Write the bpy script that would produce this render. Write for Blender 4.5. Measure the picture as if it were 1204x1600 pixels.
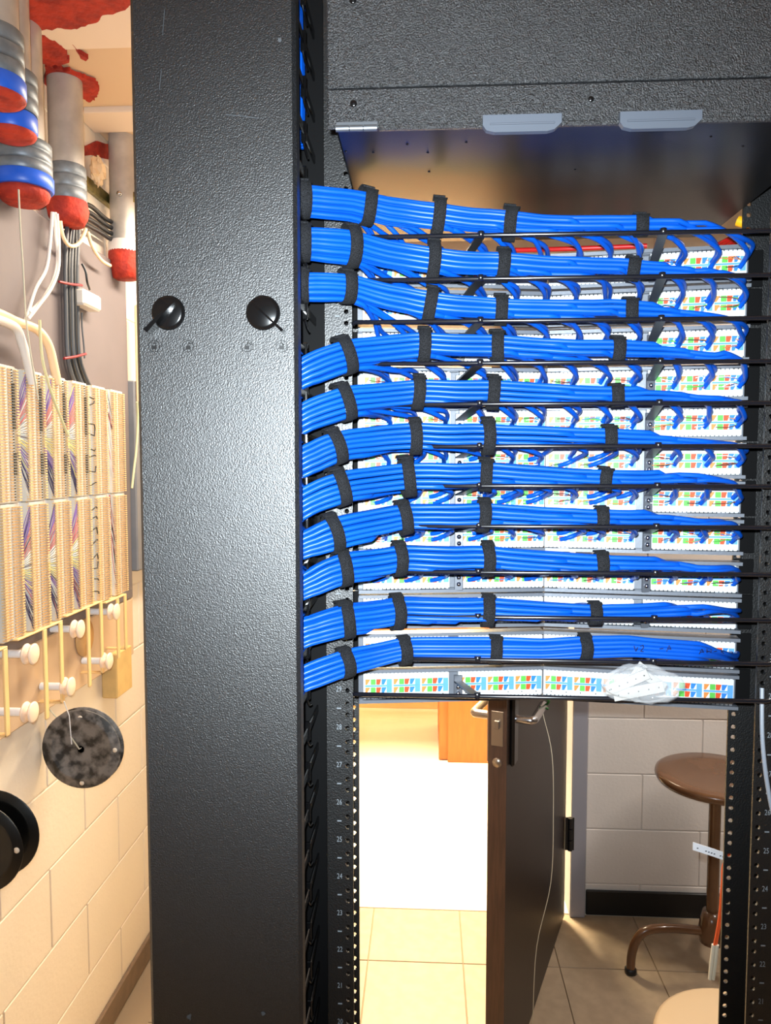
import bpy, math, random
from mathutils import Vector, Matrix
random.seed(7)
S = bpy.context.scene
COL = S.collection
for o in list(bpy.data.objects): bpy.data.objects.remove(o)

# ------------------------------------------------------------------ camera, world, lights, exposure
F = 1182.0; YAW = 0.0549; PITCH = 0.0649; EYE = Vector((0, 0, 1.6))
fwd = Vector((-math.sin(YAW)*math.cos(PITCH), math.cos(YAW)*math.cos(PITCH), -math.sin(PITCH)))
rgt = Vector((math.cos(YAW), math.sin(YAW), 0)); upv = rgt.cross(fwd)
cam = bpy.data.objects.new('camera', bpy.data.cameras.new('camera')); COL.objects.link(cam)
cam.data.sensor_fit = 'VERTICAL'; cam.data.sensor_height = 32; cam.data.lens = F/1600*32
cam.data.clip_start = 0.01; cam.data.clip_end = 60
m = Matrix((rgt, upv, -fwd)).transposed().to_4x4(); m.translation = EYE; cam.matrix_world = m
S.camera = cam
W = bpy.data.worlds.new('world'); S.world = W; W.use_nodes = True
W.node_tree.nodes['Background'].inputs[0].default_value = (0.02, 0.022, 0.025, 1)
W.node_tree.nodes['Background'].inputs[1].default_value = 1.0
S.view_settings.view_transform = 'Standard'; S.view_settings.look = 'None'
S.view_settings.gamma = 1.0; S.view_settings.use_curve_mapping = False
S.view_settings.exposure = 0.0
FLASH_W = 112.0; ROOM_W = 27.0; FILL_W = 32.0; HALL_W = 240.0
fl = bpy.data.lights.new('camera_flash', 'SPOT'); fl.energy = FLASH_W; fl.color = (0.84, 0.94, 1.0)
fl.shadow_soft_size = 0.006; fl.spot_size = math.radians(102); fl.spot_blend = 1.0
flo = bpy.data.objects.new('camera_flash', fl); COL.objects.link(flo)
m2 = m @ Matrix.Rotation(math.radians(6), 4, 'X'); m2.translation = EYE + Vector((-0.012, -0.005, 0.024)); flo.matrix_world = m2

def ray(x, y):
    return rgt*((x-602)/F) + upv*(-(y-800)/F) + fwd
def atY(x, y, Y): d = ray(x, y); return EYE + d*(Y/d.y)
def atX(x, y, X): d = ray(x, y); return EYE + d*(X/d.x)
def atZ(x, y, Z): d = ray(x, y); return EYE + d*((Z-1.6)/d.z)

# ------------------------------------------------------------------ materials
def lin(c):
    return tuple((v/255/12.92) if v/255 <= .04045 else ((v/255+.055)/1.055)**2.4 for v in c)
MATS = {}
def mat(name, rgb, rough=.5, metal=0., bump=0., bscale=200., bdist=.001, var=0., vscale=8., rgb2=None, spec=.5,
        stretch=None, coat=0., alpha=1., trans=0., emit=None, estr=0., detail=2.):
    M = bpy.data.materials.new(name); M.use_nodes = True; nt = M.node_tree; b = nt.nodes['Principled BSDF']
    c = lin(rgb); b.inputs['Base Color'].default_value = (*c, 1)
    b.inputs['Roughness'].default_value = rough; b.inputs['Metallic'].default_value = metal
    b.inputs['Specular IOR Level'].default_value = spec; b.inputs['Coat Weight'].default_value = coat
    b.inputs['Alpha'].default_value = alpha; b.inputs['Transmission Weight'].default_value = trans
    if emit:
        b.inputs['Emission Color'].default_value = (*lin(emit), 1); b.inputs['Emission Strength'].default_value = estr
    tc = nt.nodes.new('ShaderNodeTexCoord'); mp = nt.nodes.new('ShaderNodeMapping')
    nt.links.new(tc.outputs['Object'], mp.inputs[0])
    if stretch: mp.inputs['Scale'].default_value = stretch
    else: mp.inputs['Rotation'].default_value = (.5, .37, .71)
    if var > 0 or rgb2:
        n = nt.nodes.new('ShaderNodeTexNoise'); n.inputs['Scale'].default_value = vscale; n.inputs['Detail'].default_value = 5
        nt.links.new(mp.outputs[0], n.inputs['Vector'])
        r = nt.nodes.new('ShaderNodeValToRGB')
        c2 = lin(rgb2) if rgb2 else tuple(v*(1-var) for v in c)
        r.color_ramp.elements[0].color = (*c2, 1); r.color_ramp.elements[1].color = (*c, 1)
        r.color_ramp.elements[0].position = .38; r.color_ramp.elements[1].position = .62
        nt.links.new(n.outputs['Fac'], r.inputs[0]); nt.links.new(r.outputs[0], b.inputs['Base Color'])
    if bump > 0:
        n = nt.nodes.new('ShaderNodeTexNoise'); n.inputs['Scale'].default_value = bscale; n.inputs['Detail'].default_value = detail
        nt.links.new(mp.outputs[0], n.inputs['Vector'])
        bp = nt.nodes.new('ShaderNodeBump'); bp.inputs['Strength'].default_value = bump; bp.inputs['Distance'].default_value = bdist
        nt.links.new(n.outputs['Fac'], bp.inputs['Height']); nt.links.new(bp.outputs[0], b.inputs['Normal'])
    MATS[name] = M; return M
mat('powder', (22, 23, 26), .42, bump=.55, bscale=740, bdist=.0010, spec=1.0, detail=3., rgb2=(3, 3, 3), vscale=800)  # pale and dark colour specks stand for sparkle on the coat
mat('crinkle', (36, 38, 42), .36, bump=1.0, bscale=740, bdist=.0024, spec=1.0, detail=3., rgb2=(2, 2, 2), vscale=760)  # wrinkle sparkle painted in as light and dark colour specks
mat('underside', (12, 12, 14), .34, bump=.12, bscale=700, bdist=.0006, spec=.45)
mat('black_steel', (30, 31, 33), .38, bump=.1, bscale=500, spec=.5)
mat('rail', (8, 8, 9), .42, bump=.5, bscale=560, bdist=.0010, spec=1.0, detail=3.)
mat('rail_dark', (5, 5, 6), .7, spec=.15)
mat('black_gloss', (10, 10, 11), .18, spec=.6)
mat('black_plastic', (18, 18, 19), .35)
mat('rod', (20, 21, 27), .22, spec=1.0)
mat('panel_steel', (112, 116, 124), .38, metal=.35, bump=.08, bscale=300)
mat('arm_glare_tab_steel', (92, 95, 102), .36, metal=.45)
mat('arm_black', (20, 20, 22), .35)
mat('white_plastic', (206, 209, 211), .42)
mat('ivory_label', (204, 200, 192), .5)
mat('blue_cable', (4, 80, 190), .38, spec=.36, var=.12, vscale=14)
mat('velcro', (44, 45, 49), .9, bump=1.0, bscale=1100, bdist=.002, spec=.3, rgb2=(3, 3, 4), vscale=1300)  # speckle highlights on the straps painted as paler colour noise
mat('c_orange', (206, 128, 58), .5); mat('c_green', (84, 176, 66), .5); mat('c_red', (205, 70, 20), .5)
mat('c_blue', (36, 118, 200), .5); mat('c_lblue', (86, 150, 208), .5); mat('c_white', (240, 242, 240), .5)
mat('w_brown', (110, 60, 40), .5); mat('w_dgreen', (40, 110, 50), .5); mat('w_black', (25, 25, 28), .5)
mat('chrome', (200, 200, 205), .22, metal=1.)
mat('hinge_steel', (120, 124, 130), .38, metal=.8)
mat('tab_grey', (74, 79, 88), .45)
mat('tick', (128, 134, 140), .6)
mat('icon', (12, 12, 13), .4)
mat('scuff', (66, 69, 73), .7)
mat('wall_paint', (240, 225, 206), .6, bump=.25, bscale=90, bdist=.002, var=.05, vscale=3)
mat('mortar', (234, 218, 198), .8)
mat('beige_paint', (222, 213, 205), .65, bump=.3, bscale=110, bdist=.002, var=.05, vscale=5)
mat('low_bounce_paint', (120, 114, 108), .7, var=.05, vscale=4)  # unseen walls made darker to cut bounced light on the black rack
mat('beige_mortar', (206, 196, 188), .85)
mat('ceil_a', (240, 216, 192), .8); mat('ceil_b', (222, 190, 154), .8)
mat('tile', (164, 143, 118), .5, var=.14, vscale=22, bump=.05, bscale=60)
mat('grout', (150, 130, 107), .9)
mat('hall_floor', (236, 226, 206), .3, var=.05, vscale=6)
mat('hall_wall', (246, 238, 210), .7); mat('hall_base', (236, 206, 150), .6)
mat('vinyl_base', (14, 13, 13), .5)
mat('baseboard', (128, 106, 86), .7, var=.15, vscale=30)
mat('frame_paint', (150, 148, 156), .5)
mat('door_face', (40, 28, 22), .42, var=.25, vscale=20, stretch=(8, 8, .6))
mat('door_edge', (86, 58, 42), .5, var=.3, vscale=24, stretch=(6, 6, .5))
mat('satin_metal', (176, 162, 148), .3, metal=.9)
mat('dark_metal', (70, 66, 64), .28, metal=.9)
mat('desk_wood', (196, 104, 42), .45, var=.12, vscale=10, stretch=(6, 6, .8))
mat('stool_paint', (106, 72, 47), .24, var=.18, vscale=12, coat=.4)
mat('stool_cream', (214, 186, 146), .5)
mat('galv', (196, 188, 180), .35, metal=.3, var=.15, vscale=25)
mat('collar', (128, 134, 140), .45, metal=.25, var=.3, vscale=40)
mat('blue_ring', (34, 96, 214), .4); mat('white_ring', (224, 216, 212), .5)
mat('putty', (190, 52, 28), .75, bump=.6, bscale=60, bdist=.006, rgb2=(150, 34, 20), vscale=30)
mat('brass', (150, 138, 84), .35, metal=.7, var=.4, vscale=60)
mat('board', (112, 102, 102), .7, var=.08, vscale=6, bump=.1, bscale=80)
mat('wood_pale', (214, 182, 148), .6, var=.06, vscale=5)
mat('strip_white', (168, 166, 162), .45)
mat('cream_plastic', (220, 184, 134), .5); mat('cream_dark', (206, 160, 104), .6)
mat('peg_white', (238, 236, 236), .35); mat('peg_pink', (246, 218, 192), .4)
mat('bracket', (236, 196, 134), .5)
mat('wood_block', (222, 184, 118), .7, var=.15, vscale=20)
mat('grey_box', (122, 122, 126), .45, var=.1, vscale=20)
mat('reel', (34, 31, 29), .5, rgb2=(120, 114, 110), vscale=46); mat('reel_black', (11, 11, 11), .35)
mat('cab_black', (22, 22, 24), .4); mat('cab_grey', (78, 80, 84), .45); mat('cab_white', (226, 216, 206), .45)
mat('cab_cream', (240, 206, 164), .5); mat('tie_red', (140, 20, 34), .4); mat('twine', (200, 192, 170), .8)
mat('w_violet', (120, 90, 160), .5); mat('w_pink', (190, 110, 110), .5); mat('w_yellow', (222, 208, 130), .5)
mat('w_white', (222, 220, 214), .5); mat('w_dark', (60, 58, 92), .5); mat('pl_lead', (206, 200, 156), .6)
mat('fib_orange', (240, 96, 44), .45); mat('patch_red', (170, 20, 20), .4); mat('patch_yellow', (246, 180, 20), .4)
mat('tag_white', (236, 238, 244), .5); mat('tag_ink', (70, 76, 90), .6); mat('boot', (226, 218, 196), .45)
mat('grey_cable', (150, 158, 170), .3)
mat('bag', (236, 238, 240), .12, alpha=.2, bump=.7, bscale=60, bdist=.006, spec=.9)
mat('lamp_glow', (255, 236, 206), .5, emit=(255, 226, 180), estr=6)
mat('ink', (14, 18, 60), .6)
mat('lamp_body', (230, 230, 226), .5)

# ------------------------------------------------------------------ mesh building
class MB:
    def __init__(s): s.v = []; s.f = []; s.mi = []; s.cur = 0; s.sm = []; s.smooth = False
    def add(s, vs, fs, sm=None):
        n = len(s.v); s.v += [tuple(v) for v in vs]
        for f in fs: s.f.append(tuple(i+n for i in f)); s.mi.append(s.cur); s.sm.append(s.smooth if sm is None else sm)
        return s
    def box(s, a, b, M=None):
        x0, y0, z0 = a; x1, y1, z1 = b
        vs = [Vector(p) for p in ((x0,y0,z0),(x1,y0,z0),(x1,y1,z0),(x0,y1,z0),(x0,y0,z1),(x1,y0,z1),(x1,y1,z1),(x0,y1,z1))]
        if M: vs = [M @ v for v in vs]
        return s.add(vs, [(0,3,2,1),(4,5,6,7),(0,1,5,4),(1,2,6,5),(2,3,7,6),(3,0,4,7)], False)
    def cbox(s, a, b, c, M=None):              # box with chamfered edges
        a = Vector(a); b = Vector(b); mid = (a+b)/2; h = (b-a)/2
        vs = []; idx = {}
        for sx in (-1,1):
            for sy in (-1,1):
                for sz in (-1,1):
                    for ax in range(3):
                        p = Vector((sx*h.x, sy*h.y, sz*h.z))
                        for k in range(3):
                            if k != ax: p[k] -= (sx,sy,sz)[k]*c
                        idx[(sx,sy,sz,ax)] = len(vs); vs.append(mid+p)
        fs = []
        for ax in range(3):
            u, w = [(1,2),(2,0),(0,1)][ax]
            for sg in (-1,1):
                q = []
                for (su,sw) in ((-1,-1),(1,-1),(1,1),(-1,1)):
                    t = [0,0,0]; t[ax] = sg; t[u] = su; t[w] = sw; q.append(idx[(*t,ax)])
                fs.append(tuple(q if sg > 0 else q[::-1]))
        for ax in range(3):
            u, w = [(1,2),(2,0),(0,1)][ax]
            for su in (-1,1):
                for sw in (-1,1):
                    q = []
                    for sg, a2 in ((-1,u),(1,u),(1,w),(-1,w)):
                        t = [0,0,0]; t[ax] = sg; t[u] = su; t[w] = sw; q.append(idx[(*t,a2)])
                    fs.append(tuple(q if su*sw > 0 else q[::-1]))
        for sx in (-1,1):
            for sy in (-1,1):
                for sz in (-1,1):
                    q = [idx[(sx,sy,sz,k)] for k in range(3)]
                    fs.append(tuple(q if sx*sy*sz > 0 else q[::-1]))
        if M: vs = [M @ v for v in vs]
        return s.add(vs, fs, False)
    def tube(s, pts, r, n=8, cap=True):
        pts = [Vector(p) for p in pts]; k = len(pts)
        rr = r if isinstance(r, (list, tuple)) else [r]*k
        T = []
        for i in range(k):
            t = (pts[min(i+1,k-1)] - pts[max(i-1,0)]); T.append(t.normalized() if t.length > 1e-9 else Vector((0,0,1)))
        a = Vector((0,0,1)) if abs(T[0].z) < .9 else Vector((1,0,0))
        u = (a - T[0]*a.dot(T[0])).normalized(); vs = []
        for i in range(k):
            u = (u - T[i]*u.dot(T[i])).normalized(); w = T[i].cross(u)
            for j in range(n):
                an = 2*math.pi*j/n; vs.append(pts[i] + (u*math.cos(an)+w*math.sin(an))*rr[i])
        fs = [(i*n+j, i*n+(j+1)%n, (i+1)*n+(j+1)%n, (i+1)*n+j) for i in range(k-1) for j in range(n)]
        s.add(vs, fs, True)
        if cap: s.add(vs[:n], [tuple(range(n))[::-1]], False); s.add(vs[-n:], [tuple(range(n))], False)
        return s
    def lathe(s, prof, n=24, o=(0,0,0), axis='z', sm=True, M=None):   # prof: (r, h)
        vs = []; o = Vector(o)
        for r, h in prof:
            for j in range(n):
                an = 2*math.pi*j/n; c, d = r*math.cos(an), r*math.sin(an)
                v = {'z': Vector((c,d,h)), 'x': Vector((h,c,d)), 'y': Vector((d,h,c))}[axis]
                vs.append(o+v)
        k = len(prof)
        if M: vs = [M @ v for v in vs]
        fs = [(i*n+j, i*n+(j+1)%n, (i+1)*n+(j+1)%n, (i+1)*n+j) for i in range(k-1) for j in range(n)]
        s.add(vs, fs, sm)
        if prof[0][0] > 1e-6: s.add(vs[:n], [tuple(range(n))[::-1]], False)
        if prof[-1][0] > 1e-6: s.add(vs[-n:], [tuple(range(n))], False)
        return s
    def prism(s, poly, d, M=None):              # polygon in local x,z extruded along local y from 0 to d
        n = len(poly); vs = [Vector((p[0],0,p[1])) for p in poly]+[Vector((p[0],d,p[1])) for p in poly]
        if M: vs = [M @ v for v in vs]
        return s.add(vs, [tuple(range(n)), tuple(range(2*n-1,n-1,-1))]+[(i,i+n,(i+1)%n+n,(i+1)%n) for i in range(n)], False)
    def mesh(s, name, mats):
        me = bpy.data.meshes.new(name); me.from_pydata(s.v, [], s.f)
        for mm in (mats if isinstance(mats, (list, tuple)) else [mats]): me.materials.append(MATS[mm])
        me.polygons.foreach_set('material_index', s.mi); me.polygons.foreach_set('use_smooth', s.sm); me.update()
        return me
def link(name, me, parent=None, loc=(0,0,0), rot=None, label=None):
    o = bpy.data.objects.new(name, me); COL.objects.link(o); o.location = loc
    if rot: o.rotation_euler = rot
    if parent: o.parent = parent; o.matrix_parent_inverse = INV[parent.name] if parent.name in INV else Matrix.Identity(4)
    if label: o['label'] = label
    return o
INV = {}
def part(name, mb, mats, parent, label=None, kind=None):
    o = link(name, mb.mesh(name, mats), parent, label=label)
    if kind: o['kind'] = kind
    return o
def tag(o, label, cat, group=None):
    o['label'] = label; o['category'] = cat
    if group: o['group'] = group
    return o
def thing(name, label, cat, loc=(0,0,0), group=None):
    o = bpy.data.objects.new(name, None); COL.objects.link(o); o.location = loc; o.empty_display_size = .03
    INV[o.name] = Matrix.Translation(-Vector(loc)); return tag(o, label, cat, group)
def struct(name, mb, mats):
    o = part(name, mb, mats, None); o['kind'] = 'structure'; return o
def cr(pts, n=6):                               # Catmull-Rom through pts
    pts = [Vector(p) for p in pts]; out = []
    for i in range(len(pts)-1):
        p0 = pts[max(i-1,0)]; p1 = pts[i]; p2 = pts[i+1]; p3 = pts[min(i+2,len(pts)-1)]
        for k in range(n):
            t = k/n
            out.append(.5*((2*p1)+(p2-p0)*t+(2*p0-5*p1+4*p2-p3)*t*t+(3*p1-p0-3*p2+p3)*t**3))
    out.append(pts[-1]); return out
def lerp(a, b, t): return a+(b-a)*t
def interp(tab, x):
    if x <= tab[0][0]: return tab[0][1:]
    for a, b in zip(tab, tab[1:]):
        if x <= b[0]:
            t = (x-a[0])/(b[0]-a[0]); return tuple(lerp(p, q, t) for p, q in zip(a[1:], b[1:]))
    return tab[-1][1:]
def textmesh(txt, h, m, sx=1.):
    cu = bpy.data.curves.new('t', 'FONT'); cu.body = txt; cu.size = h*1.38; cu.align_x = 'CENTER'; cu.align_y = 'CENTER'
    cu.extrude = .0001; cu.resolution_u = 2
    ob = bpy.data.objects.new('t', cu); COL.objects.link(ob); bpy.context.view_layer.update()
    me = bpy.data.meshes.new_from_object(ob.evaluated_get(bpy.context.evaluated_depsgraph_get()))
    bpy.data.objects.remove(ob); me.transform(Matrix.Rotation(math.pi/2, 4, 'X') @ Matrix.Diagonal((sx, 1, 1, 1)))
    me.materials.clear(); me.materials.append(MATS[m]); return me

# ================================================================== SETTING
H = 2.5; XL = -.9; YB = 2.63
f = MB().box((-.95,-1.6,-.1),(2.25,2.625,-.004)); floor = struct('floor', f, 'grout')
tm = MB().cbox((0,0,-.006),(.302,.302,0),.0012).mesh('tile', 'tile')
for i in range(-5, 5):
    for j in range(-4, 1):
        x0 = .122+.305*i; y0 = 2.335+.305*j
        x0 = x0
        if x0 < -.905 or x0 > 1.5: continue
        link('tile', tm, floor, (x0, y0, 0))
tl = MB().cbox((0,0,-.006),(.302,.285,0),.0012).mesh('tile', 'tile')
for o in [o for o in bpy.data.objects if o.name.startswith('tile') and abs(o.location.y-2.335) < .01]: o.data = tl
# ceiling: slab with concrete planks of two paints
c = MB().box((-.95,-1.6,H+.03),(2.25,2.7,H+.12)); ceil = struct('ceiling', c, 'ceil_b')
ys = [-1.6,-.6,.4,1.2,1.50,1.655,1.94,2.06,2.19,2.63]
for i,(a,b) in enumerate(zip(ys, ys[1:])):
    k = i % 2
    p = MB().cbox((-.9,a,H-(.0 if k else .012)),(2.2,b-.003,H+.03),.002); part('plank', p, 'ceil_b' if k else 'ceil_a', ceil)
# left wall: concrete blocks
wl = struct('wall_left', MB().box((-1.0,-1.6,-.05),(XL-.003,2.7,2.56)), 'mortar')
def blocks(parent, m, rows, fn, thick=.012, depth=.0):
    cache = {}
    for z0, z1, spans in rows:
        for a, b in spans:
            key = (round(b-a,3), round(z1-z0,3))
            if key not in cache: cache[key] = fn(b-a, z1-z0)
            yield a, z0, cache[key]
rows = []
z = .03-.2; r = 0
while z < 2.5:
    off = 1.90 if r % 2 == 0 else 2.11
    z0, z1 = max(z, 0), min(z+.196, 2.49)
    if z1-z0 > .02:
        sp = []
        y = off-.4*2
        while y < 2.62:
            sp.append((y, min(y+.396, 2.62))) if y < 2.6 else None
            y += .4
        rows.append((z0, z1, sp))
    z += .2; r += 1
for a, z0, me in blocks(wl, 'wall_paint', rows, lambda w, h: MB().cbox((0,0,0),(.01,w,h),.002).mesh('block', 'wall_paint')):
    link('block', me, wl, (XL-.0095, a, z0))
bb = struct('baseboard_left', MB().cbox((XL+.0005,1.2,.0),(XL+.012,2.62,.075),.003), 'baseboard')
# back wall with doorway
DX0, DX1 = -.44, .512
wb = struct('wall_back', MB().box((-.9,YB+.003,0),(DX0-.05,YB+.12,H+.03)).box((DX1+.05,YB+.003,0),(2.2,YB+.12,H+.03)).box((DX0-.05,YB+.003,2.12),(DX1+.05,YB+.12,H+.03)), 'beige_mortar')
rows = []; z = .112-.2; r = 0
while z < 2.5:
    z0, z1 = max(z, .0), min(z+.196, 2.49)
    off = .758 if r % 2 == 0 else .96
    sp = []
    y = off-.4
    while y < 1.9:
        a = max(y, DX1+.053)
        if y+.396-a > .02: sp.append((a, y+.396))
        y += .4
    rows.append((z0, z1, sp)); z += .2; r += 1
for a, z0, me in blocks(wb, '', rows, lambda w, h: MB().cbox((0,0,0),(w,.01,h),.002).mesh('block', 'beige_paint')):
    link('block', me, wb, (a, YB, z0))
struct('baseboard_back', MB().cbox((DX1+.055,YB-.012,.0),(2.1,YB-.0005,.09),.003), 'vinyl_base')
struct('wall_right', MB().box((2.2,-1.6,0),(2.3,2.7,2.55)), 'low_bounce_paint')
struct('wall_front', MB().box((-1.0,-1.7,0),(2.3,-1.6,2.55)), 'low_bounce_paint')
# door frame
tr = MB().cbox((DX1-.005,YB-.03,0),(DX1+.048,YB+.14,2.12),.003); trf = struct('trim_1', tr, 'frame_paint')
part('jamb', MB().cbox((DX0-.048,YB-.03,0),(DX0,YB+.14,2.12),.003), 'frame_paint', trf)
part('head', MB().cbox((DX0-.048,YB-.03,2.075),(DX1+.048,YB+.14,2.13),.003), 'frame_paint', trf)
# hallway beyond
struct('floor_hall', MB().box((-2.2,2.6255,-.1),(2.2,5.0,.0)), 'hall_floor')
struct('ceiling_hall', MB().box((-2.2,2.75,2.5),(2.2,5.0,2.6)), 'hall_wall')
struct('wall_hall_back', MB().box((-2.2,4.86,0),(2.2,4.96,2.5)), 'hall_wall')
struct('wall_hall_left', MB().box((-2.3,2.7,0),(-2.2,5.0,2.5)), 'hall_wall')
struct('wall_hall_right', MB().box((2.2,2.7,0),(2.3,5.0,2.5)), 'hall_wall')
struct('baseboard_hall', MB().cbox((-2.2,4.845,0),(2.2,4.8595,.10),.003), 'hall_base')

# ceiling lamps and an added fill lamp
def lamp(name, label, c, sx, sy, watt, col):
    t = thing(name, label, 'lamp', (c[0], c[1], c[2]))
    part('housing', MB().cbox((c[0]-sx/2,c[1]-sy/2,c[2]+.02),(c[0]+sx/2,c[1]+sy/2,c[2]+.07),.008), 'lamp_body', t)
    part('diffuser', MB().cbox((c[0]-sx/2+.01,c[1]-sy/2+.01,c[2]),(c[0]+sx/2-.01,c[1]+sy/2-.01,c[2]+.0195),.004), 'lamp_glow', t)
    for k in (-1, 1):
        part('stem', MB().tube([(c[0],c[1]+k*sy*.3,c[2]+.07),(c[0],c[1]+k*sy*.3,2.5)], .006), 'lamp_body', t)
    L = bpy.data.lights.new(name, 'AREA'); L.shape = 'RECTANGLE'; L.size = sx; L.size_y = sy; L.energy = watt; L.color = col
    lo = bpy.data.objects.new(name+'_light', L); COL.objects.link(lo); lo.location = (c[0], c[1], c[2]-.006); return t
lamp('ceiling_or_fill_lamp', 'strip lamp hanging from the ceiling behind the rack', (-.42, 2.05, 2.34), .14, .9, ROOM_W, (1.0, .88, .72))
lamp('ceiling_or_fill_lamp', 'unseen strip lamp added as fill light to the right of the rack', (1.5, 1.75, 2.36), .14, .9, FILL_W, (1.0, .93, .86))  # fill lamp added out of view to brighten right wall, stool and floor
lamp('ceiling_or_fill_lamp', 'strip lamp on the ceiling of the bright hallway', (-.1, 3.7, 2.36), .3, 1.2, HALL_W, (1.0, .84, .56))

# ================================================================== RACK
U = .04445; YF = .85; YR = .925; RX0, RX1 = -.084, .367; FW = .0275
Z28 = atY(530, 1136, YF).z
def holed_strip(x0, x1, hx, y, zs, r, th, ztop, zbot, oct_n=8):
    """flat flange facing -Y with real holes: one cell per hole"""
    mb = MB(); zs = sorted(zs); edges = [zbot]+[(a+b)/2 for a, b in zip(zs, zs[1:])]+[ztop]
    for i, zc in enumerate(zs):
        z0, z1 = edges[i], edges[i+1]
        ring = [(hx+r*math.cos(2*math.pi*(j+.5)/oct_n), zc+r*math.sin(2*math.pi*(j+.5)/oct_n)) for j in range(oct_n)]
        # outer ring points matched by angle
        out = []
        for px, pz in ring:
            dx, dz = px-hx, pz-zc
            if abs(dx) > abs(dz): out.append((x1 if dx > 0 else x0, z1 if dz > 0 else z0))
            else: out.append((px, z1 if dz > 0 else z0))
        for yy, fl_ in ((y, 1), (y+th, -1)):
            vs = [(a, yy, b) for a, b in ring]+[(a, yy, b) for a, b in out]
            fs = []
            for j in range(oct_n):
                k = (j+1) % oct_n; q = (j, j+oct_n, k+oct_n, k)
                fs.append(q if fl_ < 0 else q[::-1])
            mb.add(vs, fs, False)
        vs = [(a, y, b) for a, b in ring]+[(a, y+th, b) for a, b in ring]
        mb.add(vs, [(j, (j+1) % oct_n, (j+1) % oct_n+oct_n, j+oct_n) for j in range(oct_n)], False)
    for xx in (x0, x1): mb.add([(xx,y,zbot),(xx,y+th,zbot),(xx,y+th,ztop),(xx,y,ztop)], [(0,1,2,3)], False)
    return mb
rack = thing('equipment_rack', 'black two-post steel equipment rack holding the patch panels', 'rack', (.14, .88, 0))
ZT, ZBOT = 2.15, .0
nums = range(18, 40)
def hz(): 
    out = []
    for n in range(1, 46):
        zc = Z28+(n-28)*U
        for d in (-.0172, -.0013, .0146):
            out.append(zc+d)
    return [v for v in out if .08 < v < 2.1]
zs = hz()
for side in (0, 1):
    if side == 0: xi, xo, sg = RX0, RX0-FW, -1
    else: xi, xo, sg = RX1, RX1+FW+.01, 1
    a, b = min(xi, xo), max(xi, xo)
    post = part('post', MB().box((xo-.003 if side == 0 else xo, YF, ZBOT), (xo if side == 0 else xo+.003, YR+.003, ZT)), 'rail', rack, 'left upright post with white unit numbers' if side == 0 else 'right upright post with white unit numbers')
    hx = xi+sg*.0065
    part('front_flange', holed_strip(a, b, hx, YF, zs, .0028, .003, ZT, ZBOT), 'rail', post)
    part('rear_flange', holed_strip(a, b, hx, YR, zs, .0028, .003, ZT, ZBOT), 'rail', post)
    nx = -.1003 if side == 0 else RX1+.0165
    for n in nums:
        zc = Z28+(n-28)*U
        link('unit_number', textmesh(str(n), .0066, 'tick', .72), post, (nx, YF-.0004, zc))
        part('unit_tick', MB().box((nx-.0025, YF-.0006, zc-U/2-.0007), (nx+.0025, YF-.0001, zc-U/2+.0007)), 'tick', post)
part('base', MB().cbox((-.13,.70,0),(.42,1.05,.012),.003), 'rail', rack)
part('top_bar', MB().cbox((-.115,YF+.003,ZT-.05),(.40,YR,ZT),.003), 'rail', rack)

# ------------------------------------------------------------------ vertical cable manager
man = thing('vertical_cable_manager', 'black vertical cable manager with a long latched door beside the rack', 'cable manager', (-.195, .8, 0))
DXa, DXb, DY = -.2712, -.1195, .70
door = part('door', MB().cbox((DXa, DY, .12), (DXb, DY+.022, 2.14), .0035), 'powder', man, 'long textured black door with two turn latches')
part('back_panel', MB().box((-.268,.895,.05),(-.118,.90,2.14)), 'rail_dark', man)
part('side_channel', MB().box((-.269,.73,.05),(-.265,.895,2.14)), 'rail_dark', man)
part('inner_channel', MB().box((-.150,.86,.05),(-.1165,.894,2.14)), 'rail_dark', man)
part('foot', MB().cbox((-.269,.70,0),(-.118,.92,.05),.004), 'rail', man)
def finger_mesh():
    mb = MB()
    mb.cbox((-.0012,-.075,-.005),(.0012,.075,.005),.001)              # blade running back
    mb.cbox((-.0028,.0,-.011),(.0028,.004,.010),.0008)                 # upright tab
    mb.cbox((-.002,-.079,-.014),(.002,-.072,.014),.001)                # T tip
    mb.tube(cr([(0,.0,-.011),(.001,.006,-.018),(.0015,.018,-.021)],4), .0012, 6)
    return mb.mesh('finger', 'black_gloss')
fm = finger_mesh()
for n in range(10, 47):
    zc = Z28+(n-28)*U+.018
    link('finger', fm, man, (-.1265, .785, zc))
# latches: round knob and blade handle
for px, hx, hy, wdt in ((263, 236, 521, .0048), (411, 446, 521, .0026)):
    c = atY(px, 489, DY); e = atY(hx, hy, DY)
    kn = part('latch_knob', MB().lathe([(.0,-.0042),(.0125,-.0042),(.0148,-.0032),(.0158,-.0012),(.0160,.0)], 36, (c.x, DY, c.z), 'y'), 'black_gloss', door, 'glossy round black latch knob')
    d = Vector((e.x-c.x, 0, e.z-c.z)); L = d.length; d.normalize(); pr = Vector((-d.z, 0, d.x))
    mb = MB(); s0 = c-d*.011; w = wdt
    vs = []
    for t, ww, hh in ((0,.0016,.0055),(.35,w*.5,.009),(1,w,.012)):
        q = s0+d*(L+.011)*t
        for a_, b_ in ((-1,0),(1,0),(1,1),(-1,1)):
            vs.append(Vector((q.x,DY-.003-hh*b_,q.z))+pr*a_*ww*.5)
    mb.add(vs, [(0,3,2,1),(8,9,10,11)]+[(4*k+i,4*k+(i+1)%4,4*k+4+(i+1)%4,4*k+4+i) for k in range(2) for i in range(4)], False)
    part('latch_handle', mb, 'black_gloss', kn)
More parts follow.
